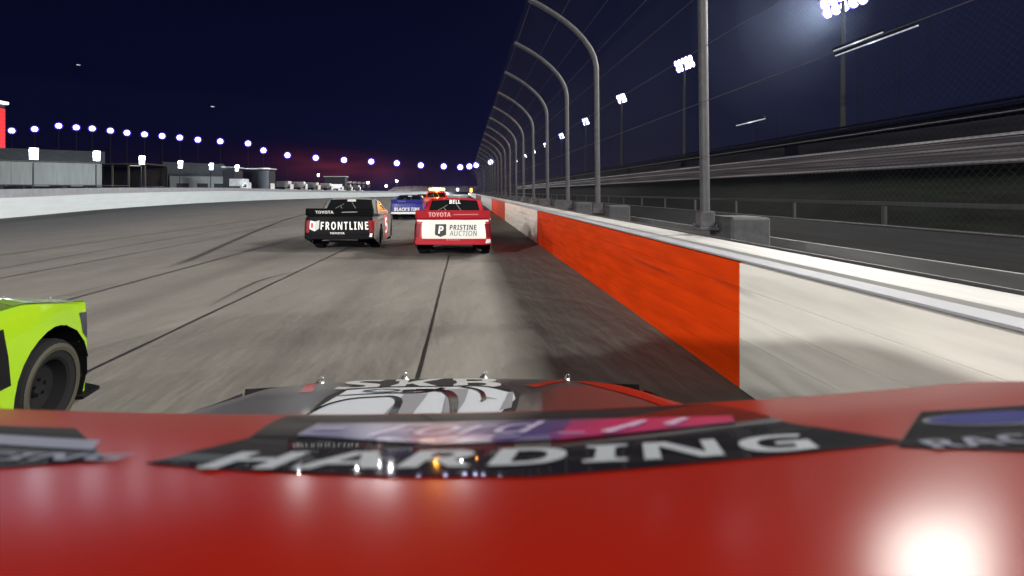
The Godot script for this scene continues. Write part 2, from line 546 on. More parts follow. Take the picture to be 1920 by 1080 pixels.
	if P.has("tail_panel"):
		var tp := MB.new()
		tp.surf(PackedVector2Array([Vector2(-0.80, 0.53), Vector2(0.86, 0.53), Vector2(0.88, 0.93), Vector2(-0.82, 0.93)]), [], tg, 0.12, 1.0, 0.003)
		tp.surf(rect2(-0.97, 0.955, 0.97, 1.0), [], tg, 0.12, 1.0, 0.003)
		tp.surf(rect2(-0.80, 0.925, 0.86, 0.96), [], tg, 0.12, 1.0, 0.0032)
		obj("tailgate_panel", tp, P.tail_panel, tail_o)
	if P.has("tail_text"):
		for q in P.tail_text:   # text, w, h, x, y, material, bold, shear, gap
			var tt := MB.new()
			tt.tris2(moved(letters(q[0], q[1], q[2], q[6], q[7], q[8]), Vector2(q[3], q[4])), tg, 1.0, 0.007)
			obj("lettering", tt, q[5], tail_o)
	if P.has("tail_art"):
		for q in P.tail_art:
			var ta := MB.new()
			ta.surf(q[0], [], tg, 0.2,  1.0, q[2])
			obj("emblem", ta, q[1], tail_o)
	for s in [-1.0, 1.0]:
		var tl := MB.new()
		tl.surf(PackedVector2Array([Vector2(s * 0.995, 0.56), Vector2(s * 0.995, 0.90), Vector2(s * 0.845, 0.90), Vector2(s * 0.865, 0.56)]), [], tg, 0.05, 1.0, 0.004)
		var fs := func(d: float, y: float) -> Vector3: return Vector3(s * half.call(d, y), y, d - 2.5)
		tl.surf(PackedVector2Array([Vector2(5.028, 0.58), Vector2(4.86, 0.58), Vector2(4.80, 0.88), Vector2(5.028, 0.90)]), [], fs, 0.1, -s, 0.004)
		obj("tail_light", tl, P.get("tail_light", mat("tail_red", 0.16, 0.008, 0.012, 0.25, 0, 0.8)), t)
	if P.get("spoiler", true):
		var so := MB.new()
		var tilt := Basis(Vector3.RIGHT, 0.42)
		so.box(Vector3(0, 1.135, 2.49), Vector3(1.86, 0.23, 0.010), tilt)
		for s in [-1.0, 1.0]: so.box(Vector3(s * 0.935, 1.13, 2.42), Vector3(0.008, 0.19, 0.20))
		for s in [-0.6, -0.2, 0.2, 0.6]: so.tube([Vector3(s, 1.035, 2.28), Vector3(s, 1.17, 2.475)], 0.008, 6)
		var sp_o := obj("spoiler", so, P.get("spoiler_m", black), t)
		for q in P.get("spoiler_text", []):
			var stx := MB.new()
			var bz := tilt
			stx.tris2(moved(letters(q[0], q[1], q[2], q[5]), Vector2(q[3], 0)), func(x: float, y: float) -> Vector3: return Vector3(0, 1.135, 2.49) + bz * Vector3(x, y, 0.006), 1.0, 0.002)
			obj("spoiler_lettering", stx, q[4], sp_o)
	if P.has("spoiler_line"):
		var sl := MB.new()
		var q = P.spoiler_line
		sl.surf(PackedVector2Array([Vector2(q[0], -0.012), Vector2(q[1], -0.004), Vector2(q[1], 0.018), Vector2(q[0], 0.008)]), [], func(x: float, y: float) -> Vector3: return Vector3(0, 1.135, 2.49) + Basis(Vector3.RIGHT, 0.42) * Vector3(x, y, 0.006), 0.5, 1.0, 0.002)
		obj("spoiler_stripe", sl, q[2], t.get_node("spoiler"))
	var bp := MB.new()
	bp.surf(rect2(-0.99, 0.385, 0.99, 0.50), [], tg, 0.12, 1.0, 0.028)
	bp.surf(rect2(-0.99, 0.50, 0.99, 0.53), [], func(x: float, y: float) -> Vector3: return tg.call(x, 0.5) + Vector3(0, 0.0, 0.03 - (y - 0.5)), 0.12, 1.0, 0.0)
	obj("rear_bumper", bp, P.get("bumper", tail_m), t)
	# underside
	var ub := MB.new()
	ub.box(Vector3(0, 0.24, -0.28), Vector3(1.5, 0.14, 3.3), Basis.IDENTITY, 0.02)
	ub.box(Vector3(0, 0.55, 1.1), Vector3(0.96, 0.5, 2.6))
	ub.box(Vector3(0, 0.55, -1.8), Vector3(0.96, 0.5, 0.9))
	obj("underbody", ub, mat("underbody", 0.01, 0.01, 0.01, 0.8), t)
	var ax := MB.new()
	ax.tube([Vector3(-0.7, 0.34, 1.22), Vector3(0.7, 0.34, 1.22)], 0.05, 10)
	ax.lathe(Vector3(-0.12, 0.34, 1.22), [Vector2(0.05, 0), Vector2(0.15, 0.05), Vector2(0.15, 0.19), Vector2(0.05, 0.24)], 16)
	ax.tube([Vector3(-0.65, 0.36, 1.5), Vector3(0.62, 0.27, 1.6)], 0.018, 6)
	ax.tube([Vector3(0.45, 0.33, 1.4), Vector3(0.62, 0.22, 2.0), Vector3(0.70, 0.20, 2.2)], 0.03, 8)
	ax.tube([Vector3(-0.5, 0.33, 2.42), Vector3(-0.2, 0.36, 2.44), Vector3(0.5, 0.34, 2.42)], 0.02, 6)
	obj("rear_axle", ax, mat("axle_steel", 0.09, 0.09, 0.09, 0.5, 0.6), t)
	t.set_meta("hood_node", null)
	t.remove_meta("hood_node")
	P["f_hood"] = hood; P["f_roof"] = roof; P["o_hood"] = hood_o; P["o_roof"] = roof_o; P["f_half"] = half
	return t

func hood_pins(parent: Node3D, f: Callable, xs: Array) -> void:
	for x in xs:
		var pn := MB.new()
		var b: Vector3 = f.call(x, 0.03)
		pn.lathe(b, [Vector2(0.022, 0.0), Vector2(0.022, 0.002), Vector2(0.014, 0.012), Vector2(0.0, 0.014)], 14, Vector3.UP)
		pn.tube([b, b + Vector3(0, 0.024, 0)], 0.004, 8)
		var loop := []
		for k in 13:
			var a := TAU * k / 12.0
			loop.append(b + Vector3(0.011 + cos(a) * 0.008, 0.020 + sin(a) * 0.014, 0.004))
		pn.tube(loop, 0.002, 6, false)
		obj("hood_pin", pn, mat("pin_steel", 0.5, 0.5, 0.5, 0.3, 1.0), parent)

# ------------------------------------------------------------------ floodlights
func spot(parent: Node3D, at: Vector3, aim: Vector3, energy: float, cone: float, color := Color(1.0, 0.985, 0.95), size := 0.8) -> void:
	var l := SpotLight3D.new()
	l.name = numbered("floodlight_beam", parent)
	parent.add_child(l, true)
	l.position = at
	l.look_at_from_position(parent.global_position + at, aim, Vector3.UP)
	l.light_energy = energy; l.light_color = color
	l.spot_range = 400.0; l.spot_attenuation = 2.0; l.spot_angle = cone; l.spot_angle_attenuation = 0.6
	l.light_size = size; l.shadow_enabled = true

# a mast that carries a bank of round lamps; local -z of the bank looks at the aim
func mast(called: String, label: String, group: String, at: Vector3, height: float, cols: int, rows: int, lamp_r: float, aim: Vector3, energy: float, gm: StandardMaterial3D, detail := true, cone := 50.0, beam := 0.8) -> Node3D:
	var t := thing(called, label, "floodlight", at, 0.0, group)
	var pole := MB.new()
	pole.lathe(Vector3.ZERO, [Vector2(0.0, 0), Vector2(0.22, 0.0), Vector2(0.11, height), Vector2(0.0, height)], 12, Vector3.UP)
	obj("pole", pole, mat("galvanised", 0.28, 0.29, 0.30, 0.45, 0.5), t)
	var head := Vector3(0, height, 0)
	var dir := (aim - (at + head)).normalized()
	var side := dir.cross(Vector3.UP).normalized()
	var up := side.cross(dir).normalized()
	var bs := Basis(side, up, -dir)
	var w := cols * lamp_r * 1.84
	var h := rows * lamp_r * 1.84
	var fr := MB.new()
	fr.box(head - dir * 0.30, Vector3(w, 0.10, 0.10), bs)
	for k in cols:
		var x := (k - (cols - 1) * 0.5) * lamp_r * 1.84
		fr.box(head - dir * 0.24 + side * x, Vector3(0.05, h, 0.05), bs)
	obj("crossarm", fr, mat("galvanised"), t)
	for r in rows:
		for k in cols:
			var ctr := head + side * ((k - (cols - 1) * 0.5) * lamp_r * 1.84) + up * ((r - (rows - 1) * 0.5) * lamp_r * 1.84)
			var cone_mb := MB.new()
			cone_mb.lathe(ctr - dir * 0.2, [Vector2(lamp_r * 0.35, 0.0), Vector2(lamp_r * 0.9, 0.14), Vector2(lamp_r, 0.22)], 14 if detail else 8, dir)
			var body := obj("lamp", cone_mb, mat("lamp_shell", 0.25, 0.26, 0.30, 0.4, 0.4), t)
			var fc := MB.new()
			fc.lathe(ctr, [Vector2(lamp_r * 0.97, 0.0), Vector2(lamp_r * 0.6, 0.035), Vector2(0.0, 0.05)], 14 if detail else 8, dir)
			obj("lamp_glass", fc, gm, body)
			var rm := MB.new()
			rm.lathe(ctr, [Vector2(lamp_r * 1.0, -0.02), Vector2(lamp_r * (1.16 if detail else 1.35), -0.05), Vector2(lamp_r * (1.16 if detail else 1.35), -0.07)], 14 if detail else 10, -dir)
			obj("violet_fringe_ring", rm, glow("floodlamp_fringe", 0.10, 0.03, 0.85, 0.75), body)  # added glowing ring, imitates the violet lens fringe round a lamp
	if energy > 0.0:
		spot(t, head + dir * 0.45, aim, energy, cone, Color(1.0, 0.985, 0.95), beam)
	return t

# ------------------------------------------------------------------ the place
func xy(px: float, dist: float) -> float:
	return (px - 872.0) / 950.0 * dist

func _ready() -> void:
	# camera, level with a shifted lens: it sits just above the roof of the red truck
	var cam := Camera3D.new()
	cam.name = "Camera"
	add_child(cam)
	cam.position = Vector3(0, 1.7, 0)
	cam.projection = Camera3D.PROJECTION_FRUSTUM
	cam.near = 0.05; cam.far = 3000.0
	cam.size = 2.0 * 540.0 / 950.0 * cam.near
	cam.frustum_offset = Vector2(88.0, -180.0) / 950.0 * cam.near
	var at := CameraAttributesPhysical.new()
	at.frustum_focal_length = 35.0; at.frustum_focus_distance = 14.0; at.frustum_near = 0.05; at.frustum_far = 3000.0
	at.exposure_aperture = 8.5
	cam.attributes = at
	cam.current = true

	var env := Environment.new()
	env_ref = env
	env.background_mode = Environment.BG_SKY
	var sky := Sky.new()
	var pan := PanoramaSkyMaterial.new()
	pan.panorama = ImageTexture.create_from_image(night_sky())
	sky.sky_material = pan
	env.sky = sky
	env.tonemap_mode = Environment.TONE_MAPPER_LINEAR
	env.tonemap_exposure = 1.0
	env.fog_enabled = true; env.fog_density = 0.00006; env.fog_light_color = Color(0.5, 0.56, 1.0)
	env.sdfgi_enabled = true; env.ssao_enabled = true; env.ssil_enabled = true
	var we := WorldEnvironment.new()
	we.name = "WorldEnvironment"
	we.environment = env
	add_child(we)

	palette()
	floodlights()
	ground_and_track()
	outer_wall()
	catch_fence()
	grandstand()
	infield()
	trucks()

func palette() -> void:
	mat("rubber", 0.012, 0.012, 0.013, 0.75)
	mat("black_trim", 0.006, 0.006, 0.007, 0.6)
	mat("galvanised", 0.05, 0.052, 0.056, 0.6)
	mat("lamp_shell", 0.06, 0.062, 0.07, 0.5)
	mat("white_print", 0.75, 0.75, 0.75, 0.5)

func night_sky() -> Image:
	var w := 1024
	var h := 512
	var im := Image.create(w, h, false, Image.FORMAT_RGBF)
	var fn := FastNoiseLite.new()
	fn.seed = 4; fn.frequency = 0.9; fn.fractal_octaves = 4
	for j in h:
		var el := 90.0 - (j + 0.5) * 180.0 / h
		for i in w:
			var az := wrapf((i + 0.5) * 360.0 / w, -180.0, 180.0)
			var e := maxf(el, 0.0)
			var c := Vector3(0.0004, 0.0005, 0.0072)
			c = c.lerp(Vector3(0.0014, 0.0014, 0.0115), exp(-pow((e - 14.0) / 13.0, 2.0)))
			c = c.lerp(Vector3(0.013, 0.006, 0.017), exp(-pow(e / 3.4, 2.0)) * exp(-pow(wrapf(az + 8.0, -180, 180) / 55.0, 2.0)))
			# lens glow painted into the sky over the stands to the right
			var g := 0.5 + 0.5 * tanh((wrapf(az, -180, 180) - 14.0) / 16.0)
			if az < -120.0: g = 0.5 - 0.5 * tanh((az + 160.0) / 16.0)
			c += Vector3(0.006, 0.0078, 0.0165) * g * exp(-pow((e - 9.0) / 24.0, 2.0))
			# sunset left in a low cloud
			var n := fn.get_noise_2d(az * 0.16, el * 1.7)
			var red := exp(-pow((az + 13.5) / 6.5, 2.0)) * exp(-pow((el - 2.6 + 0.07 * az + 0.9) / 1.3, 2.0))
			c += Vector3(0.085, 0.009, 0.011) * red * clampf(0.75 + 0.9 * n, 0.2, 1.5)
			im.set_pixel(i, j, Color(c.x, c.y, c.z))
	return im

# ------------------------------------------------------------------ floodlights
func floodlights() -> void:
	var white := glow("floodlamp_white", 0.92, 0.92, 1.0, 9.0)
	var far_white := glow("floodlamp_far", 0.82, 0.80, 1.0, 4.5)
	# outside the track, behind the stand on the right
	var zs := [33.5, 55.0, 77.0, 100.0, 125.0, 150.0, 175.0, 200.0, 235.0]
	var hs := [14.3, 15.6, 15.9, 15.6, 15.5, 15.6, 15.7, 16.0, 16.2]
	var xs := [25.0, 23.8, 23.8, 23.8, 23.8, 23.8, 23.8, 23.8, 23.8]
	for k in zs.size():
		mast("floodlight_mast", ["large floodlight bank at the top edge above the grandstand", "floodlight bank beside the nearest tall fence post", "floodlight bank right of the second fence post", "floodlight bank between the second and third fence posts", "floodlight bank at the third fence post", "floodlight bank right of the fourth fence post", "floodlight bank left of the fourth fence post", "second smallest floodlight bank through the far fence", "smallest floodlight bank seen through the far fence"][k],
			"floodlight masts outside the track", Vector3(xs[k], 0.9, -zs[k]), hs[k] - 0.9, 5 if k < 2 else 4, 2, 0.35, Vector3(-12, 0, -zs[k] + 6.0), RIM * (0.6 if k == 0 else 1.0), white, k < 3, 50.0, 2.4 if k == 0 else 1.8)
	# fog shells added round the nearest bank to imitate lens glow, thinner outwards
	env_ref.volumetric_fog_enabled = true
	env_ref.volumetric_fog_density = 0.0
	for q in [[4.0, 0.010], [7.5, 0.0038], [12.0, 0.0020], [18.0, 0.0012]]:
		var fv := FogVolume.new()
		fv.name = numbered("lens_glow_fog", self)
		fv.shape = RenderingServer.FOG_VOLUME_SHAPE_ELLIPSOID
		fv.size = Vector3(q[0], q[0], q[0])
		var fm := FogMaterial.new()
		fm.density = q[1]; fm.albedo = Color(0.72, 0.80, 1.0)
		fv.material = fm
		fv.set_meta("kind", "stuff")
		add_child(fv, true)
		fv.position = Vector3(24.6, 13.9, -33.4)
	for z in [10.0, -13.0, -36.0]:
		mast("floodlight_mast", "%s floodlight bank over the stand beside and behind the camera, out of frame" % {10.0: "nearest", -13.0: "second", -36.0: "farthest"}[z], "floodlight masts outside the track", Vector3(24.5, 0.9, -z), 14.4, 4, 2, 0.30, Vector3(-11, 0, -z - 5.0), RIM, white, false, 50.0, 1.8)
	# tall infield masts left of and behind the camera
	for q in [[-44.0, -12.0, 15.5, 0.48, "nearest"], [-40.0, -34.0, 16.0, 0.38, "second"], [-31.0, -54.0, 16.5, 2.8, "farthest"]]:
		mast("floodlight_mast", "%s tall infield floodlight bank behind and left of the camera, out of frame" % q[4], "tall infield floodlights", Vector3(q[0], 0, -q[1]), q[2], 4, 2, 0.30, Vector3(0, 0, -16.0 - q[1] * 0.1), KEY * q[3], white, false, 50.0)
	# low rectangular lamps along the pit road
	var low := [[62, 288, 56.0], [180, 292, 66.0], [265, 300, 75.0], [337, 308, 85.0], [395, 312, 95.5], [443, 315, 106.0]]
	for k in low.size():
		var q = low[k]
		var d: float = q[2]
		var x := xy(q[0], d)
		var y: float = 1.7 + (360.0 - q[1]) / 950.0 * d
		var t := thing("pit_light", ["bright rectangular pit light in front of the long garage roof", "rectangular pit light at the right end of the long garage", "rectangular pit light on a pole before the dark pavilion", "rectangular pit light at the left end of the smaller garage", "rectangular pit light over the smaller garage roof", "small rectangular pit light above the first white box truck"][k], "floodlight", Vector3(x, 0, -d), 0.0, "pit lights")
		var pm := MB.new()
		pm.tube([Vector3.ZERO, Vector3(0, y + 0.4, 0)], 0.07, 8)
		obj("pole", pm, mat("galvanised"), t)
		var dir := (Vector3(0, 0, -d + 25.0) - Vector3(x, y, -d)).normalized()
		var sd := dir.cross(Vector3.UP).normalized()
		var bs := Basis(sd, sd.cross(dir).normalized(), -dir)
		var hb := MB.new()
		hb.box(Vector3(0, y, 0) + dir * 0.12, Vector3(0.86, 1.36, 0.16), bs, 0.02)
		var ho := obj("lamp", hb, mat("lamp_shell"), t)
		var fb := MB.new()
		fb.box(Vector3(0, y, 0) + dir * 0.215, Vector3(0.78, 1.28, 0.02), bs)
		obj("lamp_glass", fb, far_white, ho)
		spot(t, Vector3(0, y, 0) + dir * 0.45, Vector3(0, 0, -d + 10.0), 20.0, 65.0, Color(0.9, 0.95, 1.0), 0.6)
		spot(t, Vector3(0, y, 0.0) + Vector3(0.1, 0.3, 0.5), Vector3(x + (-3.0 if k < 3 else 4.0), 3.0, -d - [14.0, 14.0, 14.0, 35.0, 60.0, 100.0][k]), [70.0, 70.0, 70.0, 300.0, 800.0, 1800.0][k], 70.0 if k < 3 else 40.0, Color(0.9, 0.97, 1.0), 0.3)  # added beam with no lamp head of its own, brightens garages and trucks
	# the ring of masts round the far side
	var far := [[22, 245], [65, 242], [110, 236], [143, 239], [173, 241], [207, 245], [238, 249], [271, 252], [304, 255], [337, 258], [371, 262], [413, 265], [465, 269], [494, 282], [539, 291], [592, 296], [645, 300], [696, 303], [744, 306], [789, 310], [832, 312], [863, 313.5], [880, 312], [893, 309.5], [920, 304]]
	for k in far.size():
		var q = far[k]
		var d: float = 24.3 * 950.0 / (360.0 - q[1])
		var x := xy(q[0], d)
		var n := mast("back_mast", "distant floodlight mast, %s in the far row" % ORD[k], "distant floodlights round the far side", Vector3(x, 0, -d), 26.0, 1, 1, 1.15 * d / 210.0, Vector3(x * 0.4, 0, -d * 0.6), 0.0, far_white, false)
		spot(n, Vector3(0, 26, 0) + Vector3(-x, -26, d * 0.4).normalized() * 0.6, Vector3(x * 0.4, 0, -d * 0.6), 30.0, 60.0, Color(0.8, 0.8, 1.0), 1.5)

const ORD := ["first from the left", "second from the left", "third from the left", "fourth from the left", "fifth from the left", "sixth from the left", "seventh from the left", "eighth from the left", "ninth from the left", "tenth from the left", "eleventh from the left", "twelfth from the left", "middle one", "first right of the step", "second right of the step", "first over the red cloud", "second over the red cloud", "third over the red cloud", "right of the red cloud", "above the blue truck", "above the amber light bar", "fifth from the right", "fourth from the right", "third from the right", "rightmost through the fence"]

# inner wall: distance, x of its foot, height of its top
const INNER := [[-40.0, -22.0, 1.75], [8.0, -23.5, 1.8], [22.0, -26.8, 1.82], [32.3, -29.7, 1.87], [50.5, -35.7, 2.12], [70.0, -39.6, 2.3], [90.0, -41.8, 2.46], [124.0, -41.0, 2.3], [161.0, -33.0, 2.05], [210.0, -24.0, 1.95], [290.0, -12.0, 1.9], [400.0, 0.5, 1.9]]

func inner(d: float) -> Vector2:
	for k in INNER.size() - 1:
		if d <= INNER[k + 1][0]:
			var a = INNER[maxi(k - 1, 0)]
			var b = INNER[k]
			var c = INNER[k + 1]
			var e = INNER[mini(k + 2, INNER.size() - 1)]
			var t: float = (d - b[0]) / (c[0] - b[0])
			return Vector2(cubic_interpolate_in_time(b[1], c[1], a[1], e[1], t, c[0] - b[0], a[0] - b[0] if a != b else -1.0, e[0] - b[0] if e != c else c[0] - b[0] + 1.0), lerpf(b[2], c[2], t))
	return Vector2(0.5, 1.9)

func ground_and_track() -> void:
	var g := MB.new()
	g.quad(Vector3(-1500, -0.05, 300), Vector3(1500, -0.05, 300), Vector3(1500, -0.05, -1500), Vector3(-1500, -0.05, -1500), Vector3.UP)
	struct("ground", g, worn("dark_turf", 0.012, 0.016, 0.010, 0.95, Vector3(0.05, 0.05, 0.05), 0.5))
	# racing surface, coloured across its width by age and rubber, darker towards the outer wall
	var tm := mat("asphalt", 0.170, 0.157, 0.143, 0.85)
	tm.vertex_color_use_as_albedo = true
	tm.albedo_texture = tex("streaks", 0.010, 5, 0.88, 1.0, 21)
	tm.uv1_triplanar = true; tm.uv1_world_triplanar = true; tm.uv1_scale = Vector3(0.16, 0.16, 0.05)
	tm.normal_enabled = true; tm.normal_texture = tex("bump", 0.03, 5, 0, 1, 9, true, 6.0); tm.normal_scale = 0.25
	var fn := FastNoiseLite.new()
	fn.seed = 8; fn.frequency = 0.05
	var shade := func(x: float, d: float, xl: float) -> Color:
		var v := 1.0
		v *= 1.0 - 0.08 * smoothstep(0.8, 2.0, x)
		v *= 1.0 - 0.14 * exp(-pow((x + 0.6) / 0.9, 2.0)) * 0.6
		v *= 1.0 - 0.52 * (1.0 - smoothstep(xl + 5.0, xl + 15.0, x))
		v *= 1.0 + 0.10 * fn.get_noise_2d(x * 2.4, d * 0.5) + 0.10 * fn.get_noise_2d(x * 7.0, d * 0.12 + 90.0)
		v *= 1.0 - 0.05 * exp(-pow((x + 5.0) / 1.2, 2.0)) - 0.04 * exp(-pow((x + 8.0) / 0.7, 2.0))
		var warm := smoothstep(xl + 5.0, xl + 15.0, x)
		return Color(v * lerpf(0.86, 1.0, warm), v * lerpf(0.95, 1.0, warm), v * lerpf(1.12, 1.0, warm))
	var tr := MB.new()
	tr.has_color = true
	var ds := []
	var d0 := -40.0
	while d0 < 400.0:
		ds.append(d0); d0 += 1.0 if d0 < 40.0 else (4.0 if d0 < 120.0 else 14.0)
	ds.append(400.0)
	var cols := []
	for k in 25: cols.append(k / 24.0)
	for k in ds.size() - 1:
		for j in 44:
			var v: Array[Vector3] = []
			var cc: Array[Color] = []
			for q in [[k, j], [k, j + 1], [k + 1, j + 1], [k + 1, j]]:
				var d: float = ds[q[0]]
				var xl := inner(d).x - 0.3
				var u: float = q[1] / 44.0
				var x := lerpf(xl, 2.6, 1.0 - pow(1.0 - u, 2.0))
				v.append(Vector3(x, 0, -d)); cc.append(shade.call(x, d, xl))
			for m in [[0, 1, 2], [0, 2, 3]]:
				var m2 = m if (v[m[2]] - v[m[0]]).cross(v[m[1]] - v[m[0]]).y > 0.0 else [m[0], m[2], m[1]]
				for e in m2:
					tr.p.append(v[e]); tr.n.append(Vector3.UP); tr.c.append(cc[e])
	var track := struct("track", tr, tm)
	# tar seams between the paved lanes
	var tar := mat("tar", 0.012, 0.011, 0.010, 0.55)
	var rng := RandomNumberGenerator.new()
	rng.seed = 5
	for q in [[-0.43, 0.036], [-3.57, 0.050], [-6.25, 0.058], [-9.15, 0.052]]:
		var x: float = q[0]
		var mb := MB.new()
		var d := -20.0
		var lx: float = x
		var lw: float = q[1]
		while d < 150.0:
			var st := 0.5 if d < 30.0 else 4.0
			var nx: float = x + rng.randf_range(-0.008, 0.008)
			var nw: float = q[1] * rng.randf_range(0.8, 1.2)
			mb.quad(Vector3(lx - lw / 2, 0.004, -d), Vector3(lx + lw / 2, 0.004, -d), Vector3(nx + nw / 2, 0.004, -d - st), Vector3(nx - nw / 2, 0.004, -d - st), Vector3.UP)
			d += st; lx = nx; lw = nw
		obj("seam", mb, tar, track)
	# rubber laid down by sliding tyres: soft edged, half transparent
	var rub := mat("rubber_mark", 0.010, 0.009, 0.009, 0.7)
	rub.vertex_color_use_as_albedo = true
	rub.transparency = BaseMaterial3D.TRANSPARENCY_ALPHA
	var marks := [
		[[[-6.75, 11.0], [-6.85, 12.5], [-7.9, 17.0], [-9.5, 24.0], [-11.4, 33.6], [-13.0, 46.0]], 0.34, 0.62],
		[[[-3.76, 7.3], [-3.86, 8.2], [-3.93, 9.5], [-3.80, 10.2], [-3.62, 10.9]], 0.12, 0.95],
		[[[-10.1, 9.0], [-10.25, 11.1], [-10.6, 16.2], [-10.9, 26.0], [-11.0, 40.0]], 0.14, 0.5],
		[[[-12.3, 12.0], [-12.4, 13.5], [-12.6, 23.0], [-12.9, 36.0]], 0.5, 0.22],
		[[[-9.5, 18.0], [-9.6, 24.0], [-10.2, 34.0], [-10.5, 50.0]], 0.2, 0.35],
		[[[-5.0, 3.0], [-5.1, 8.0], [-5.0, 14.0], [-4.9, 30.0]], 0.9, 0.12],
		[[[-1.9, 3.0], [-1.85, 8.0], [-1.8, 20.0], [-1.8, 40.0]], 0.8, 0.12],
		[[[0.62, 3.0], [0.60, 8.0], [0.6, 20.0], [0.5, 40.0]], 0.5, 0.18],
		[[[-6.6, 6.5], [-6.45, 8.5], [-6.4, 9.6]], 0.16, 0.35]]
	var h := 0.008
	for q in marks:
		var mb := MB.new()
		mb.has_color = true
		var cv := Curve2D.new()
		for k in q[0].size():
			var a = q[0][k]
			var pv = q[0][maxi(k - 1, 0)]
			var nx = q[0][mini(k + 1, q[0].size() - 1)]
			var tg := (Vector2(nx[0], nx[1]) - Vector2(pv[0], pv[1])) * 0.2
			cv.add_point(Vector2(a[0], a[1]), -tg, tg)
		var pts := cv.tessellate_even_length(6, 0.7)
		for k in pts.size() - 1:
			for s in [-1.0, 1.0]:
				var a0: float = q[2] * minf(1.0, minf(k, pts.size() - 1 - k) / 5.0)
				var a1: float = q[2] * minf(1.0, minf(k + 1, pts.size() - 2 - k) / 5.0)
				var w: float = q[1] * 0.5 * s
				var v := [Vector3(pts[k].x, h, -pts[k].y), Vector3(pts[k].x + w, h, -pts[k].y), Vector3(pts[k + 1].x + w, h, -pts[k + 1].y), Vector3(pts[k + 1].x, h, -pts[k + 1].y)]
				var al := [a0, 0.0, 0.0, a1]
				for m in [[0, 1, 2], [0, 2, 3]]:
					var m2 = m if (v[m[2]] - v[m[0]]).cross(v[m[1]] - v[m[0]]).y > 0.0 else [m[0], m[2], m[1]]
					for e in m2:
						mb.p.append(v[e]); mb.n.append(Vector3.UP); mb.c.append(Color(1, 1, 1, al[e]))
		obj("tyre_mark", mb, rub, track)
		h += 0.003
	# inner wall
	var wt := thing("inner_wall", "long white concrete wall curving along the infield side of the track", "wall")
	var lower := MB.new()
	var upper := MB.new()
	var dl := []
	var d := -40.0
	while d <= 400.0:
		dl.append(d); d += 4.0 if d < 130 else 12.0
	for k in dl.size() - 1:
		var a := inner(dl[k])
		var b := inner(dl[k + 1])
		var out := Vector3(1, 0, 0)
		var pa := Vector3(a.x, 0, -dl[k])
		var pb := Vector3(b.x, 0, -dl[k + 1])
		var ya := a.y - 0.58
		var yb := b.y - 0.58
		lower.quad(pa, pb, pb + Vector3(-0.05, yb, 0), pa + Vector3(-0.05, ya, 0), out)
		lower.quad(pa + Vector3(-0.05, ya, 0), pb + Vector3(-0.05, yb, 0), pb + Vector3(-0.28, yb + 0.02, 0), pa + Vector3(-0.28, ya + 0.02, 0), Vector3.UP)
		upper.quad(pa + Vector3(-0.24, ya - 0.05, 0), pb + Vector3(-0.24, yb - 0.05, 0), pb + Vector3(-0.24, b.y, 0), pa + Vector3(-0.24, a.y, 0), out)
		upper.quad(pa + Vector3(-0.24, a.y, 0), pb + Vector3(-0.24, b.y, 0), pb + Vector3(-0.55, b.y, 0), pa + Vector3(-0.55, a.y, 0), Vector3.UP)
		upper.quad(pa + Vector3(-0.55, 0, 0), pb + Vector3(-0.55, 0, 0), pb + Vector3(-0.55, b.y, 0), pa + Vector3(-0.55, a.y, 0), Vector3(-1, 0, 0))
	obj("lower_face", lower, worn("white_wall_far", 0.50, 0.56, 0.60, 0.6, Vector3(0.15, 0.4, 0.03), 0.92), wt)
	obj("upper_face", upper, worn("grey_wall_far", 0.26, 0.27, 0.31, 0.6, Vector3(0.15, 0.15, 0.15), 0.8), wt)

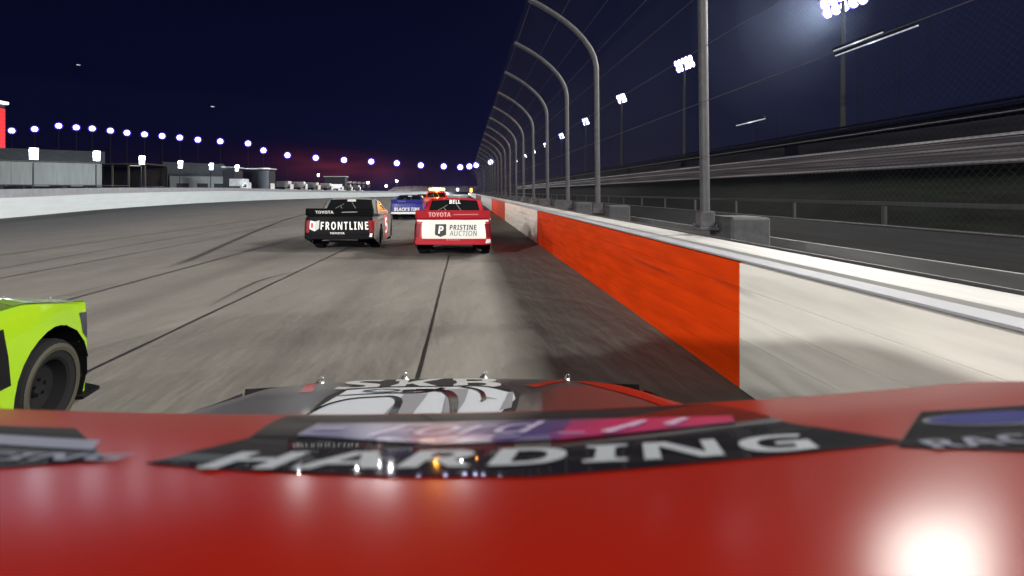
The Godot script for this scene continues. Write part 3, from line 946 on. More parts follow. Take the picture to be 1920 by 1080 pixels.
# ------------------------------------------------------------------ outer wall
const WALL_X := 2.36
func outer_wall() -> void:
	var white := worn("barrier_white", 0.78, 0.765, 0.73, 0.5, Vector3(0.5, 0.9, 0.10), 0.86, 1.0)
	var orange := worn("barrier_orange", 0.62, 0.046, 0.004, 0.6, Vector3(0.5, 0.9, 0.12), 0.84, 1.0)
	var scuff := worn("barrier_white_low", 0.72, 0.71, 0.68, 0.55, Vector3(0.5, 0.9, 0.10), 0.82, 1.0)
	var secs := [[-40.0, 4.36, white], [4.36, 16.6, orange], [16.6, 30.0, white], [30.0, 45.0, orange], [45.0, 75.0, white], [75.0, 110.0, orange], [110.0, 400.0, white]]
	var names_ := ["bare white stretch of barrier nearest the camera", "orange stretch of barrier beside the track", "white stretch of barrier ahead of the orange one", "far orange stretch of barrier", "white stretch beyond the far orange one", "distant orange stretch", "most distant white stretch"]
	var t := thing("safety_barrier", "steel tube barrier in white and orange stretches on the right of the track", "barrier")
	for k in secs.size():
		var a: float = secs[k][0]
		var b: float = secs[k][1]
		var first: MeshInstance3D = null
		for r in 5:
			var mb := MB.new()
			var y0 := 0.012 + r * 0.2160
			mb.box(Vector3(WALL_X + 0.10, y0 + 0.1075, -(a + b) / 2), Vector3(0.20, 0.2152, b - a - 0.006), Basis.IDENTITY, 0.004)
			var m: Material = secs[k][2]
			if m == white and r < 2: m = scuff
			if first == null:
				first = obj("barrier_section", mb, m, t)
				first.set_meta("label", names_[k])
			else:
				obj("steel_tube", mb, m, first)
		# vertical joints of the tubes every 6 m
		var jb := MB.new()
		var d := a + 0.0
		while d < minf(b, 60.0):
			jb.box(Vector3(WALL_X + 0.06, 0.55, -d), Vector3(0.115, 1.06, 0.018))
			d += 6.2
		if jb.p.size() > 0 and k > 0: obj("joint_strip", jb, mat("joint", 0.25, 0.24, 0.23, 0.6), first)
	var lip := MB.new()
	lip.box(Vector3(WALL_X + 0.12, 1.108, -180), Vector3(0.20, 0.018, 440), Basis.IDENTITY, 0.006)
	obj("top_lip", lip, mat("lip_grey", 0.26, 0.265, 0.30, 0.6), t)
	var gap := MB.new()
	gap.box(Vector3(WALL_X + 0.235, 1.085, -180), Vector3(0.028, 0.03, 440))
	obj("gap_cover", gap, mat("gap_black", 0.010, 0.011, 0.013, 0.7), t)
	var scuff_m := mat("wall_scuff", 0.02, 0.018, 0.017, 0.8)
	scuff_m.vertex_color_use_as_albedo = true
	scuff_m.transparency = BaseMaterial3D.TRANSPARENCY_ALPHA
	var rng := RandomNumberGenerator.new()
	rng.seed = 31
	for k in 26:
		var sb := MB.new()
		sb.has_color = true
		var z0 := rng.randf_range(2.6, 40.0)
		var len := rng.randf_range(0.5, 3.2)
		var y := rng.randf_range(0.25, 0.95)
		var hh := rng.randf_range(0.012, 0.06)
		var rise := rng.randf_range(-0.06, 0.06)
		var al := rng.randf_range(0.10, 0.38)
		var xx := WALL_X - 0.002 - k * 0.0001
		for j in 6:
			for e in [[0.0, 1.0], [-1.0, 0.0]]:
				var v: Array[Vector3] = []
				var a: Array[float] = []
				for q in [[j, e[0]], [j + 1, e[0]], [j + 1, e[1]], [j, e[1]]]:
					var u: float = q[0] / 6.0
					v.append(Vector3(xx, y + rise * u + q[1] * hh, -z0 - len * u))
					a.append(al * sin(PI * u) if q[1] == 0.0 else 0.0)
				for m in [[0, 1, 2], [0, 2, 3]]:
					var m2 = m if (v[m[2]] - v[m[0]]).cross(v[m[1]] - v[m[0]]).x < 0.0 else [m[0], m[2], m[1]]
					for i in m2:
						sb.p.append(v[i]); sb.n.append(Vector3.LEFT); sb.c.append(Color(1, 1, 1, a[i]))
		obj("tyre_scuff", sb, scuff_m, t)
	# concrete wall behind the steel
	var c := thing("concrete_wall", "white topped concrete wall right behind the steel barrier", "wall")
	var cb := MB.new()
	cb.box(Vector3(WALL_X + 0.49, 0.56, -180), Vector3(0.48, 1.14, 440), Basis.IDENTITY, 0.02)
	obj("wall_body", cb, worn("wall_top_white", 0.46, 0.455, 0.45, 0.55, Vector3(0.5, 0.5, 0.06), 0.80, 1.0), c)
	var cap := MB.new()
	cap.box(Vector3(WALL_X + 0.745, 1.07, -180), Vector3(0.024, 0.16, 440))
	obj("rear_flashing", cap, mat("flashing", 0.035, 0.036, 0.04, 0.6), c)

# ------------------------------------------------------------------ catch fence
const POST_X := 3.2
func fence_path(s: float) -> Vector2:   # arc length up the fence -> (x, y)
	if s <= 3.5: return Vector2(POST_X - 0.012 * s, 1.2 + s)
	var t := (s - 3.5) / 2.55
	return Vector2(POST_X - 0.042 - 1.62 * pow(t, 1.75), 4.7 + 1.86 * (t - 0.12 * t * t))

func catch_fence() -> void:
	var t := thing("catch_fence", "tall wire catch fence with curved steel posts on top of the outer wall", "fence")
	var steel := worn("post_steel", 0.042, 0.042, 0.052, 0.6, Vector3(1, 1, 1), 0.7, 1.0)
	steel.metallic = 0.0
	var zs := [-24.0, -18.5, -13.0, -7.5, -2.0, 2.6, 6.75, 12.2, 15.75, 19.6, 23.6, 27.6, 31.6, 35.8, 40.0, 44.5, 49.0, 54.0, 59.0, 65.0, 71.0, 78.0, 86.0, 95.0, 105.0, 116.0, 128.0]
	for k in zs.size():
		var z: float = -zs[k]
		if zs[k] > 1.0 and zs[k] < 4.0: continue
		var mb := MB.new()
		var pts := []
		for j in 20:
			var q := fence_path(6.05 * j / 19.0)
			pts.append(Vector3(q.x, q.y, z))
		mb.tube(pts, 0.06, 10)
		var o := obj("post", mb, steel, t)
		var bb := MB.new()
		bb.box(Vector3(POST_X, 1.22, z), Vector3(0.26, 0.05, 0.26), Basis.IDENTITY, 0.01)
		bb.box(Vector3(POST_X, 1.34, z), Vector3(0.19, 0.22, 0.19), Basis.IDENTITY, 0.02)
		for sx in [-1, 1]:
			for sz in [-1, 1]: bb.lathe(Vector3(POST_X + sx * 0.1, 1.245, z + sz * 0.1), [Vector2(0.016, 0), Vector2(0.016, 0.03), Vector2(0, 0.03)], 6, Vector3.UP)
		obj("base_plate", bb, steel, o)
		if zs[k] > 0 and zs[k] < 60:
			var blk := MB.new()
			blk.box(Vector3(POST_X + 0.42, 1.19, z + 0.05), Vector3(0.50, 0.38, 0.60), Basis.IDENTITY, 0.03)
			obj("footing_block", blk, worn("footing", 0.045, 0.046, 0.053, 0.8, Vector3(1, 1, 1), 0.7), t)
	# cables along the fence
	for k in 9:
		var s := 0.25 + 0.71 * k
		var q := fence_path(minf(s, 6.03))
		var cb := MB.new()
		cb.tube([Vector3(q.x - 0.085, q.y, 26), Vector3(q.x - 0.085, q.y, -128)], 0.004, 5)
		obj("cable", cb, mat("cable", 0.06, 0.06, 0.065, 0.6), t)
	# woven wire, every strand a thin prism
	var wm := MB.new()
	var pitch := 0.052
	var ss := [0.12, 1.8, 3.5, 4.0, 4.5, 5.0, 5.5, 6.03]
	for dir in [-1.0, 1.0]:
		var z0 := -11.0 - 6.5
		while z0 < 74.0 + 6.5:
			var pts := []
			for s in ss:
				var q := fence_path(s)
				pts.append(Vector3(q.x - 0.095 + 0.002 * dir, q.y, -(z0 + dir * s)))
			wm.tube(pts, 0.0006, 3, false)
			z0 += pitch
	var wo := obj("woven_wire", wm, mat("fence_wire", 0.025, 0.025, 0.029, 0.6), t)
	wo.set_meta("kind", "stuff")
	# narrow kerb along the service road behind the fence
	# caution lamp hung on the fence far ahead
	var cl := thing("caution_light", "amber caution light by the fence beyond the red truck", "signal light", Vector3(2.75, 0, -230))
	var hb := MB.new()
	hb.box(Vector3(0, 1.6, 0), Vector3(0.14, 3.2, 0.14))
	hb.box(Vector3(0, 2.5, -0.2), Vector3(1.3, 2.1, 0.2), Basis.IDENTITY, 0.03)
	obj("housing", hb, mat("black_trim"), cl)
	for y in [2.05, 2.95]:
		var lb := MB.new()
		lb.lathe(Vector3(0, y, -0.09), [Vector2(0.52, 0), Vector2(0.4, 0.08), Vector2(0, 0.13)], 16, Vector3.BACK)
		obj("lamp", lb, glow("amber_lamp", 1.0, 0.50, 0.10, 6.0), cl)
	var ol := OmniLight3D.new()
	ol.name = "amber_glow"
	cl.add_child(ol)
	ol.position = Vector3(0, 2.5, 0.5); ol.light_color = Color(1, 0.6, 0.2); ol.light_energy = 8.0; ol.omni_range = 60; ol.omni_attenuation = 2.0; ol.light_size = 0.4; ol.shadow_enabled = true

# ------------------------------------------------------------------ stand on the right
func grandstand() -> void:
	var rd := MB.new()
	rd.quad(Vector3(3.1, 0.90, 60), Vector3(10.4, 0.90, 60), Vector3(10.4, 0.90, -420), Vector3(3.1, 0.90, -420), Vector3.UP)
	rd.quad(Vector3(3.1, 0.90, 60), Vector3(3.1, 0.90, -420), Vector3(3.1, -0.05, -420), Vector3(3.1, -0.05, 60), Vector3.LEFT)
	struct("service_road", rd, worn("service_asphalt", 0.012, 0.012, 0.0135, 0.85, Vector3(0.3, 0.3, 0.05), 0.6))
	var kb := MB.new()
	kb.box(Vector3(4.5, 0.97, -180), Vector3(0.07, 0.14, 480), Basis.IDENTITY, 0.01)
	struct("kerb", kb, worn("kerb_concrete", 0.16, 0.16, 0.165, 0.7, Vector3(0.4, 0.4, 0.05), 0.7))
	var em := MB.new()
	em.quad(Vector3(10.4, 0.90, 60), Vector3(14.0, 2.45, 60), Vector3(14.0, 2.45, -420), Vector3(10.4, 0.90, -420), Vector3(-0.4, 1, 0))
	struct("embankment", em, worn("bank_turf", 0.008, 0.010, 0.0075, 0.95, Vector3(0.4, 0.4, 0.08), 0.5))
	# guard rail at the foot of the bank
	var gr := thing("guard_rail", "thin steel guard rail along the foot of the dark bank", "rail")
	var rb := MB.new()
	rb.box(Vector3(10.2, 1.42, -180), Vector3(0.05, 0.10, 480), Basis.IDENTITY, 0.01)
	obj("rail", rb, mat("rail_steel", 0.05, 0.05, 0.053, 0.6), gr)
	for k in 26:
		var pb := MB.new()
		pb.box(Vector3(10.26, 1.16, 8.0 - k * 3.4), Vector3(0.07, 0.52, 0.09))
		obj("rail_post", pb, mat("rail_steel"), gr)
	# stand: front wall with a rail, walkway, seat rows rising behind, bulkhead with gaps
	var t := thing("grandstand", "low dark grandstand behind the fence with a pale front wall", "grandstand")
	var wall := MB.new()
	wall.box(Vector3(14.2, 2.78, -60), Vector3(0.3, 0.72, 150), Basis.IDENTITY, 0.02)
	obj("front_wall", wall, worn("stand_wall", 0.15, 0.14, 0.16, 0.6, Vector3(0.15, 1.2, 0.02), 0.45, 1.0), t)
	for q in [[3.20, 0.50], [2.92, 0.26], [2.52, 0.34]]:
		var st := MB.new()
		st.box(Vector3(14.02, q[0], -60), Vector3(0.06, 0.07, 150), Basis.IDENTITY, 0.008)
		obj("wall_rail", st, worn("wall_rail%.2f" % q[1], q[1], q[1] * 0.98, q[1] * 1.04, 0.5, Vector3(0.2, 1, 0.03), 0.5, 1.0), t)
	var wk := MB.new()
	wk.box(Vector3(15.6, 3.0, -60), Vector3(2.5, 0.1, 150))
	obj("walkway", wk, mat("stand_floor", 0.012, 0.012, 0.014, 0.8), t)
	var rng := RandomNumberGenerator.new()
	rng.seed = 12
	for k in 10:   # bulkhead panels with dark stairways between
		var pb := MB.new()
		var z0 := 12.0 - k * 13.0
		pb.box(Vector3(17.0, 3.72, z0 - 5.9), Vector3(0.2, 0.66, 11.6), Basis.IDENTITY, 0.02)
		obj("bulkhead_panel", pb, worn("bulkhead", 0.022, 0.022, 0.027, 0.7, Vector3(0.2, 0.5, 0.03), 0.6, 1.0), t)
	for r in 3:
		var sb := MB.new()
		var y := 4.05 + r * 0.36
		sb.box(Vector3(17.6 + r * 0.72, y - 0.15, -60), Vector3(0.72, 0.36, 150))
		sb.box(Vector3(17.75 + r * 0.72, y + 0.22, -60), Vector3(0.34, 0.05, 150))
		obj("seat_row", sb, mat("stand_seat", 0.004, 0.0042, 0.009, 0.7), t)
	for k in 9:
		var cb := MB.new()
		cb.box(Vector3(14.2, 1.6, 6.0 - k * 12.0), Vector3(0.35, 1.7, 0.35))
		obj("column", cb, mat("stand_floor"), t)
	# stand lamps stretched into glowing tubes that imitate their motion streaks
	var sg := glow("lamp_streak_tube", 0.55, 0.6, 0.75, 0.55)
	for q in [[Vector3(18.5, 8.5, -23.0), 4.6, "long motion streak of a stand lamp shaped as a tube at upper right"], [Vector3(18.7, 8.85, -24.2), 3.0, "second lamp motion streak just above the long one"], [Vector3(18.0, 6.1, -32.0), 3.2, "short lamp motion streak low over the grandstand beside the tall post"]]:
		var s := thing("lamp_streak", q[2], "lamp streak", q[0], 0.0, "lamp motion streaks over the grandstand")
		var hb := MB.new()
		hb.box(Vector3(0, 0.09, 0), Vector3(0.2, 0.1, q[1]), Basis.IDENTITY, 0.02)
		for e in [-0.4, 0.4]: hb.tube([Vector3(0, 0.12, e * q[1]), Vector3(0.9, 0.5, e * q[1]), Vector3(0.9, -4.0, e * q[1])], 0.012, 5)
		obj("housing", hb, mat("stand_floor"), s)
		var tb := MB.new()
		tb.tube([Vector3(0, 0.0, -q[1] / 2), Vector3(0, 0.0, q[1] / 2)], 0.035, 8)
		obj("tube", tb, sg, s)
		var l := OmniLight3D.new()
		l.name = "streak_glow"
		s.add_child(l)
		l.position = Vector3(-0.1, -0.1, 0); l.light_energy = 0.5; l.light_size = 0.3; l.omni_range = 30; l.omni_attenuation = 2.0; l.shadow_enabled = true

# ------------------------------------------------------------------ infield
func gabled(called: String, label: String, at: Vector3, turn: float, w: float, dp: float, eave: float, ridge: float, wall: Material, roofm: Material, doors: Array) -> void:
	var t := thing(called, label, "building", at, turn)
	var b := MB.new()
	b.quad(Vector3(-w / 2, 0, dp / 2), Vector3(w / 2, 0, dp / 2), Vector3(w / 2, eave, dp / 2), Vector3(-w / 2, eave, dp / 2), Vector3.BACK)
	b.quad(Vector3(-w / 2, 0, -dp / 2), Vector3(w / 2, 0, -dp / 2), Vector3(w / 2, eave, -dp / 2), Vector3(-w / 2, eave, -dp / 2), Vector3.FORWARD)
	for s in [-1.0, 1.0]:
		b.quad(Vector3(s * w / 2, 0, -dp / 2), Vector3(s * w / 2, 0, dp / 2), Vector3(s * w / 2, eave, dp / 2), Vector3(s * w / 2, eave, -dp / 2), Vector3(s, 0, 0))
		b.tri_out(Vector3(s * w / 2, eave, dp / 2), Vector3(s * w / 2, eave, -dp / 2), Vector3(s * w / 2, ridge, 0), Vector3(s, 0, 0))
	obj("wall", b, wall, t)
	var r := MB.new()
	for s in [-1.0, 1.0]:
		var run := Vector2(dp / 2 + 0.5, eave - ridge)
		var bs := Basis(Vector3.RIGHT, -s * atan2(run.y, run.x) * 1.0)
		r.box(Vector3(0, (eave + ridge) / 2 + 0.08, s * (dp / 4 + 0.2)), Vector3(w + 0.8, 0.14, run.length()), bs)
	obj("roof", r, roofm, t)
	for q in doors:
		var db := MB.new()
		db.box(Vector3(q[0], q[2] / 2, dp / 2 + 0.02), Vector3(q[1], q[2], 0.06))
		obj("door", db, mat("door_dark", 0.012, 0.016, 0.018, 0.6), t)
	for k in int(w / 2.4):
		var sb := MB.new()
		sb.box(Vector3(-w / 2 + 1.2 + k * 2.4, eave * 0.74, dp / 2 + 0.02), Vector3(0.06, eave * 0.5, 0.05))
		obj("wall_rib", sb, wall, t)

func infield() -> void:
	var pale := worn("garage_white", 0.34, 0.38, 0.40, 0.6, Vector3(0.5, 0.03, 0.5), 0.85)
	var roofm := worn("garage_roof", 0.17, 0.19, 0.21, 0.55, Vector3(0.1, 0.1, 0.1), 0.75)
	gabled("long_garage", "long pale garage building with a low roof behind the inner wall at far left", Vector3(-62.9, 0, -74.0), 0.62, 16.0, 9.0, 5.9, 7.8, pale, roofm, [[-6.6, 1.6, 2.9], [-3.4, 1.6, 2.7], [-1.2, 2.6, 2.7], [3.2, 2.4, 2.7], [6.6, 1.6, 2.7]])
	gabled("small_garage", "smaller pale gabled garage left of the white box trucks", Vector3(-62.0, 0, -116.0), 0.75, 12.0, 9.0, 5.2, 8.2, pale, roofm, [[-3.5, 2.4, 3.6], [0.5, 2.2, 3.6], [4.0, 2.2, 3.6]])
	# dark open pavilion between the two garages
	var pv := thing("pavilion", "dark open pavilion with warm lamps between the two garages", "pavilion", Vector3(-56.5, 0, -84.0))
	var pr := MB.new()
	pr.box(Vector3(0, 6.2, 0), Vector3(11.0, 0.3, 6.0), Basis.IDENTITY, 0.05)
	obj("roof", pr, mat("pavilion_roof", 0.02, 0.019, 0.016, 0.7), pv)
	var pw := MB.new()
	pw.box(Vector3(0, 3.0, -3.0), Vector3(10.8, 6.0, 0.2))
	obj("back_wall", pw, worn("pavilion_wall", 0.030, 0.022, 0.014, 0.8, Vector3(0.3, 0.3, 0.3), 0.4), pv)
	for k in 5:
		var pb := MB.new()
		pb.box(Vector3(-5.2 + k * 2.6, 3.1, 2.8), Vector3(0.22, 6.2, 0.22))
		obj("column", pb, mat("pavilion_post", 0.05, 0.04, 0.03, 0.7), pv)
	for x in [-3.6, 3.2]:
		var lb := MB.new()
		lb.box(Vector3(x, 5.95, 2.2), Vector3(1.9, 0.10, 0.16))
		obj("lamp", lb, glow("warm_strip_lamp", 0.9, 0.85, 0.65, 0.5), pv)
	# carts and crates behind the wall
	var rng := RandomNumberGenerator.new()
	rng.seed = 77
	var cart_labels := ["dark pit cart with a pale lid before the long garage", "dark pit cart at the left door of the long garage", "wide dark pit cart under the middle of the long garage", "dark pit cart near the right doors of the long garage", "dark pit cart at the right corner of the long garage", "dark pit cart under the pavilion", "wide dark pit cart between pavilion and small garage", "dark pit cart at the gable of the small garage", "dark pit cart before the small garage doors"]
	for k in 9:
		var px: float = [25.0, 62.0, 95.0, 145.0, 178.0, 215.0, 285.0, 350.0, 385.0][k]
		var d: float = [60.0, 61.0, 62.0, 63.0, 64.0, 68.0, 78.0, 92.0, 100.0][k]
		var w: float = [1.5, 1.2, 2.2, 1.8, 1.2, 2.4, 2.6, 2.8, 2.2][k]
		var c := thing("pit_cart", cart_labels[k], "cart", Vector3(xy(px, d), 0, -d), 0.15, "pit carts behind the inner wall")
		var cb := MB.new()
		cb.box(Vector3(0, 1.45, 0), Vector3(w, 1.9, 1.0), Basis.IDENTITY, 0.06)
		obj("cabinet", cb, mat("cart_dark", 0.014, 0.018, 0.022, 0.5), c)
		var ct := MB.new()
		ct.box(Vector3(0, 2.55, 0), Vector3(w + 0.3, 0.08, 1.3), Basis.IDENTITY, 0.02)
		obj("canopy", ct, mat("cart_top", 0.05, 0.055, 0.065, 0.5), c)
		for s in [-1.0, 1.0]:
			var wb := MB.new()
			wb.lathe(Vector3(s * w * 0.3, 0.28, 0.4), [Vector2(0, -0.08), Vector2(0.28, -0.08), Vector2(0.28, 0.08), Vector2(0, 0.08)], 14, Vector3.BACK)
			obj("wheel", wb, mat("rubber"), c)
	# box trucks parked nose to the right
	var bt := [[452, 107.0], [498, 118.0], [535, 129.0], [563, 138.0], [588, 148.0], [613, 162.0], [634, 178.0], [652, 195.0], [668, 212.0]]
	var blab := ["nearest and leftmost white box truck behind the inner wall", "second white box truck from the left", "third white box truck from the left", "fourth white box truck from the left", "fifth white box truck, left of the smaller group", "first of the smaller distant box trucks", "second of the smaller distant box trucks", "third of the smaller distant box trucks", "most distant box truck above the black race truck"]
	var proto: Node3D = null
	for k in bt.size():
		var d: float = bt[k][1]
		var at := Vector3(xy(bt[k][0], d), 0.35, -d)
		if proto == null:
			proto = thing("box_truck", blab[0], "truck", at, 0.0, "white box trucks parked in the infield")
			var bx := MB.new()
			bx.box(Vector3(-0.4, 3.35, 0), Vector3(3.2, 1.55, 2.3), Basis.IDENTITY, 0.08)
			obj("box_body", bx, worn("truck_white", 0.75, 0.74, 0.76, 0.45, Vector3(0.3, 0.3, 0.3), 0.8), proto)
			var lo := MB.new()
			lo.box(Vector3(-0.9, 1.8, 0), Vector3(2.2, 1.5, 2.1), Basis.IDENTITY, 0.05)
			obj("open_side", lo, mat("truck_dark", 0.012, 0.012, 0.015, 0.6), proto)
			var cabm := MB.new()
			cabm.box(Vector3(1.0, 2.3, 0), Vector3(1.5, 2.2, 2.2), Basis.IDENTITY, 0.12)
			cabm.box(Vector3(2.1, 1.55, 0), Vector3(1.3, 1.0, 2.0), Basis.IDENTITY, 0.15)
			obj("cab", cabm, mat("truck_white"), proto)
			var wm := MB.new()
			wm.box(Vector3(1.25, 2.65, 1.12), Vector3(0.7, 0.6, 0.03))
			obj("window", wm, mat("window_dark", 0.004, 0.004, 0.005, 0.35), proto)
			for x in [-1.3, 1.9]:
				for s in [-1.0, 1.0]:
					var wb := MB.new()
					wb.lathe(Vector3(x, 0.48, s * 0.95), [Vector2(0, -0.14), Vector2(0.48, -0.14), Vector2(0.48, 0.14), Vector2(0, 0.14)], 16, Vector3.BACK)
					obj("wheel", wb, mat("rubber"), proto)
		else:
			dup(proto, at, rng.randf_range(-0.08, 0.08), blab[k], "white box trucks parked in the infield")
	# lit flat roofs and canopies beyond
	for q in [[488.0, 118.0, 5.5, 7.2, "dark flat roofed building with a lit ledge behind the box trucks"], [630.0, 190.0, 7.6, 7.6, "flat roofed building with a bright roof edge behind the smaller box trucks"], [437.0, 108.0, 2.4, 7.0, "small flat roofed hut at the right end of the small garage"]]:
		var hb := thing("flat_building", q[4], "building", Vector3(xy(q[0], q[1]), 0, -q[1]))
		var wb := MB.new()
		wb.box(Vector3(0, q[3] / 2 - 0.3, 0), Vector3(q[2], q[3] - 0.6, 4.0))
		obj("wall", wb, mat("hut_dark", 0.018, 0.018, 0.022, 0.8), hb)
		var rb := MB.new()
		rb.box(Vector3(0, q[3] - 0.15, 0.1), Vector3(q[2] + 0.6, 0.28, 4.6), Basis.IDENTITY, 0.03)
		obj("roof", rb, mat("hut_roof", 0.45, 0.44, 0.44, 0.5), hb)
	var cproto: Node3D = null
	for k in 9:
		var d := 215.0 + k * 6.0
		var px := 622.0 + k * 8.6
		var at := Vector3(xy(px, d), 0, -d)
		var cl := "canopy with a pale roof, %s in the distant row beyond the box trucks" % ["leftmost", "second", "third", "fourth", "middle", "sixth", "seventh", "eighth", "rightmost"][k]
		if cproto == null:
			cproto = thing("canopy", cl, "canopy", at, 0.0, "distant row of lit canopies")
			var rb := MB.new()
			for s in [-1.0, 1.0]: rb.box(Vector3(0, 6.3, s * 0.75), Vector3(1.5, 0.1, 1.7), Basis(Vector3.RIGHT, s * 0.5))
			obj("roof", rb, mat("canopy_cloth", 0.75, 0.70, 0.64, 0.7), cproto)
			for x in [-0.7, 0.7]:
				var pb := MB.new()
				pb.box(Vector3(x, 2.9, 1.2), Vector3(0.1, 5.8, 0.1))
				obj("pole", pb, mat("galvanised"), cproto)
			var gb := MB.new()
			gb.box(Vector3(0, 4.6, -0.4), Vector3(1.3, 1.5, 0.1))
			obj("back_cloth", gb, mat("canopy_back", 0.30, 0.27, 0.25, 0.7), cproto)
		else: dup(cproto, at, 0.0, cl, "distant row of lit canopies")
	# low stand round the far turn, with a crowd on it
	var fs := thing("far_stand", "low pale grandstand round the far turn beyond the blue truck", "grandstand", Vector3(-22.0, 0, -330))
	for r in 6:
		var sb := MB.new()
		sb.box(Vector3(r * 0.6, 2.0 + r * 0.55, -r * 3.0), Vector3(58, 0.4, 2.6))
		obj("seat_row", sb, worn("far_seats", 0.16, 0.13, 0.14, 0.7, Vector3(0.4, 0.4, 0.4), 0.2), fs)
	var crowd := MB.new()
	for k in 600:
		var r := rng.randi_range(0, 5)
		crowd.box(Vector3(rng.randf_range(-28, 28) + r * 0.6, 2.6 + r * 0.55, -r * 3.0 + rng.randf_range(-0.6, 0.8)), Vector3(0.5, rng.randf_range(0.6, 1.0), 0.35), Basis.IDENTITY, 0.12)
	var co := obj("crowd", crowd, worn("crowd_clothes", 0.30, 0.24, 0.24, 0.8, Vector3(0.9, 0.9, 0.9), 0.15), fs)
	co.set_meta("kind", "stuff")
	for q in [[724.0, 349.0, 300.0, "white lamp low over the left end of the far stand"], [744.0, 340.0, 310.0, "white lamp on a pole above the far stand"], [597.0, 329.0, 165.0, "small lamp on a pole above the smaller box trucks"], [690.0, 343.0, 225.0, "small lamp on a pole at the right end of the canopy row"], [858.0, 356.0, 290.0, "small warm lamp right of the amber light bar"]]:
		var lt := thing("stand_lamp", q[3], "lamp", Vector3(xy(q[0], q[2]), 0, -q[2]))
		var y: float = 1.7 + (360.0 - q[1]) / 950.0 * q[2]
		var pb := MB.new()
		pb.tube([Vector3.ZERO, Vector3(0, y, 0)], 0.08, 6)
		obj("pole", pb, mat("galvanised"), lt)
		var lb := MB.new()
		lb.box(Vector3(0, y, 0.2), Vector3(1.3, 1.3, 0.2) * minf(1.0, q[2] / 290.0), Basis.IDENTITY, 0.1)
		obj("lamp", lb, glow("stand_lamp_white", 1.0, 0.92, 0.88, 4.0), lt)
		var l := OmniLight3D.new()
		l.name = "lamp_glow"
		lt.add_child(l)
		l.position = Vector3(0, y + 1.3, 0.2); l.light_energy = 1000.0 if q[2] > 250.0 else 260.0; l.light_size = 0.5; l.omni_range = 200; l.omni_attenuation = 2.0; l.shadow_enabled = true
	# dark stand along the back straight
	var bs := thing("back_stand", "dark unlit grandstand along the far left side beneath the row of floodlights", "grandstand", Vector3(-205.0, 0, -235), 0.62)
	for r in 7:
		var sb := MB.new()
		sb.box(Vector3(0, 2.0 + r * 1.9, -r * 3.4), Vector3(190, 4.0 + r * 0.2, 3.2))
		obj("seat_tier", sb, mat("back_stand", 0.016, 0.013, 0.012, 0.9), bs)
	for k in 7:
		var lb := MB.new()
		lb.box(Vector3([-70.0, -48.0, -30.0, 2.0, 30.0, 52.0, 60.0][k], [11.0, 13.5, 12.8, 12.0, 9.5, 8.0, 7.2][k], -12.0 - (k % 3) * 4.0), Vector3(0.9, 0.7, 0.4))
		obj("lamp", lb, glow("dim_lamp", 0.8, 0.75, 0.6, 0.35), bs)
	# red lit scoring pylon at the left edge
	var d := 120.0
	var pt := thing("scoring_pylon", "red lit scoring pylon with a white lamp on top at the left edge", "pylon", Vector3(xy(-10.0, d), 0, -d))
	var pb := MB.new()
	pb.box(Vector3(0, 11.5, 0), Vector3(2.6, 23.0, 2.6), Basis.IDENTITY, 0.05)
	obj("column", pb, mat("pylon_dark", 0.03, 0.01, 0.01, 0.6), pt)
	for k in 14:
		var rb := MB.new()
		rb.box(Vector3(0, 9.0 + k * 0.93, 0), Vector3(2.66, 0.86, 2.66), Basis.IDENTITY, 0.03)
		obj("screen_panel", rb, glow("red_screen", 1.0, 0.02, 0.03, 0.9), pt)
	var tb := MB.new()
	tb.box(Vector3(0.3, 22.9, 0), Vector3(3.6, 0.6, 3.0), Basis.IDENTITY, 0.1)
	obj("top_lamp", tb, glow("pylon_lamp", 1.0, 0.95, 1.0, 3.0), pt)
	# two small aircraft far off with their landing lights on
	for q in [[150.0, 122.0, "small aircraft light high in the sky at far left"], [401.0, 200.0, "small aircraft light in the sky above the floodlight row"]]:
		var dd := 900.0
		var a := thing("aircraft", q[2], "aircraft", Vector3(xy(q[0], dd), 1.7 + (360.0 - q[1]) / 950.0 * dd, -dd), 0.5, "aircraft in the night sky")
		var fb := MB.new()
		fb.lathe(Vector3.ZERO, [Vector2(0, -7.0), Vector2(0.8, -5.5), Vector2(1.1, -2.0), Vector2(1.1, 3.0), Vector2(0.3, 7.5), Vector2(0, 7.7)], 12, Vector3.RIGHT)
		obj("fuselage", fb, mat("aircraft_skin", 0.3, 0.3, 0.32, 0.4), a)
		var wb := MB.new()
		wb.box(Vector3(-0.5, 0, 0), Vector3(2.2, 0.2, 18), Basis.IDENTITY, 0.05)
		wb.box(Vector3(6.6, 0.6, 0), Vector3(1.3, 0.15, 6), Basis.IDENTITY, 0.04)
		wb.box(Vector3(6.8, 1.5, 0), Vector3(1.3, 2.0, 0.15), Basis.IDENTITY, 0.04)
		obj("wings", wb, mat("aircraft_skin"), a)
		var lb := MB.new()
		lb.box(Vector3(-2.0, -0.2, 1.4), Vector3(5.5, 1.3, 1.0), Basis.IDENTITY, 0.3)
		obj("landing_light", lb, glow("landing_light_lamp", 0.85, 0.95, 1.0, 0.9), a)

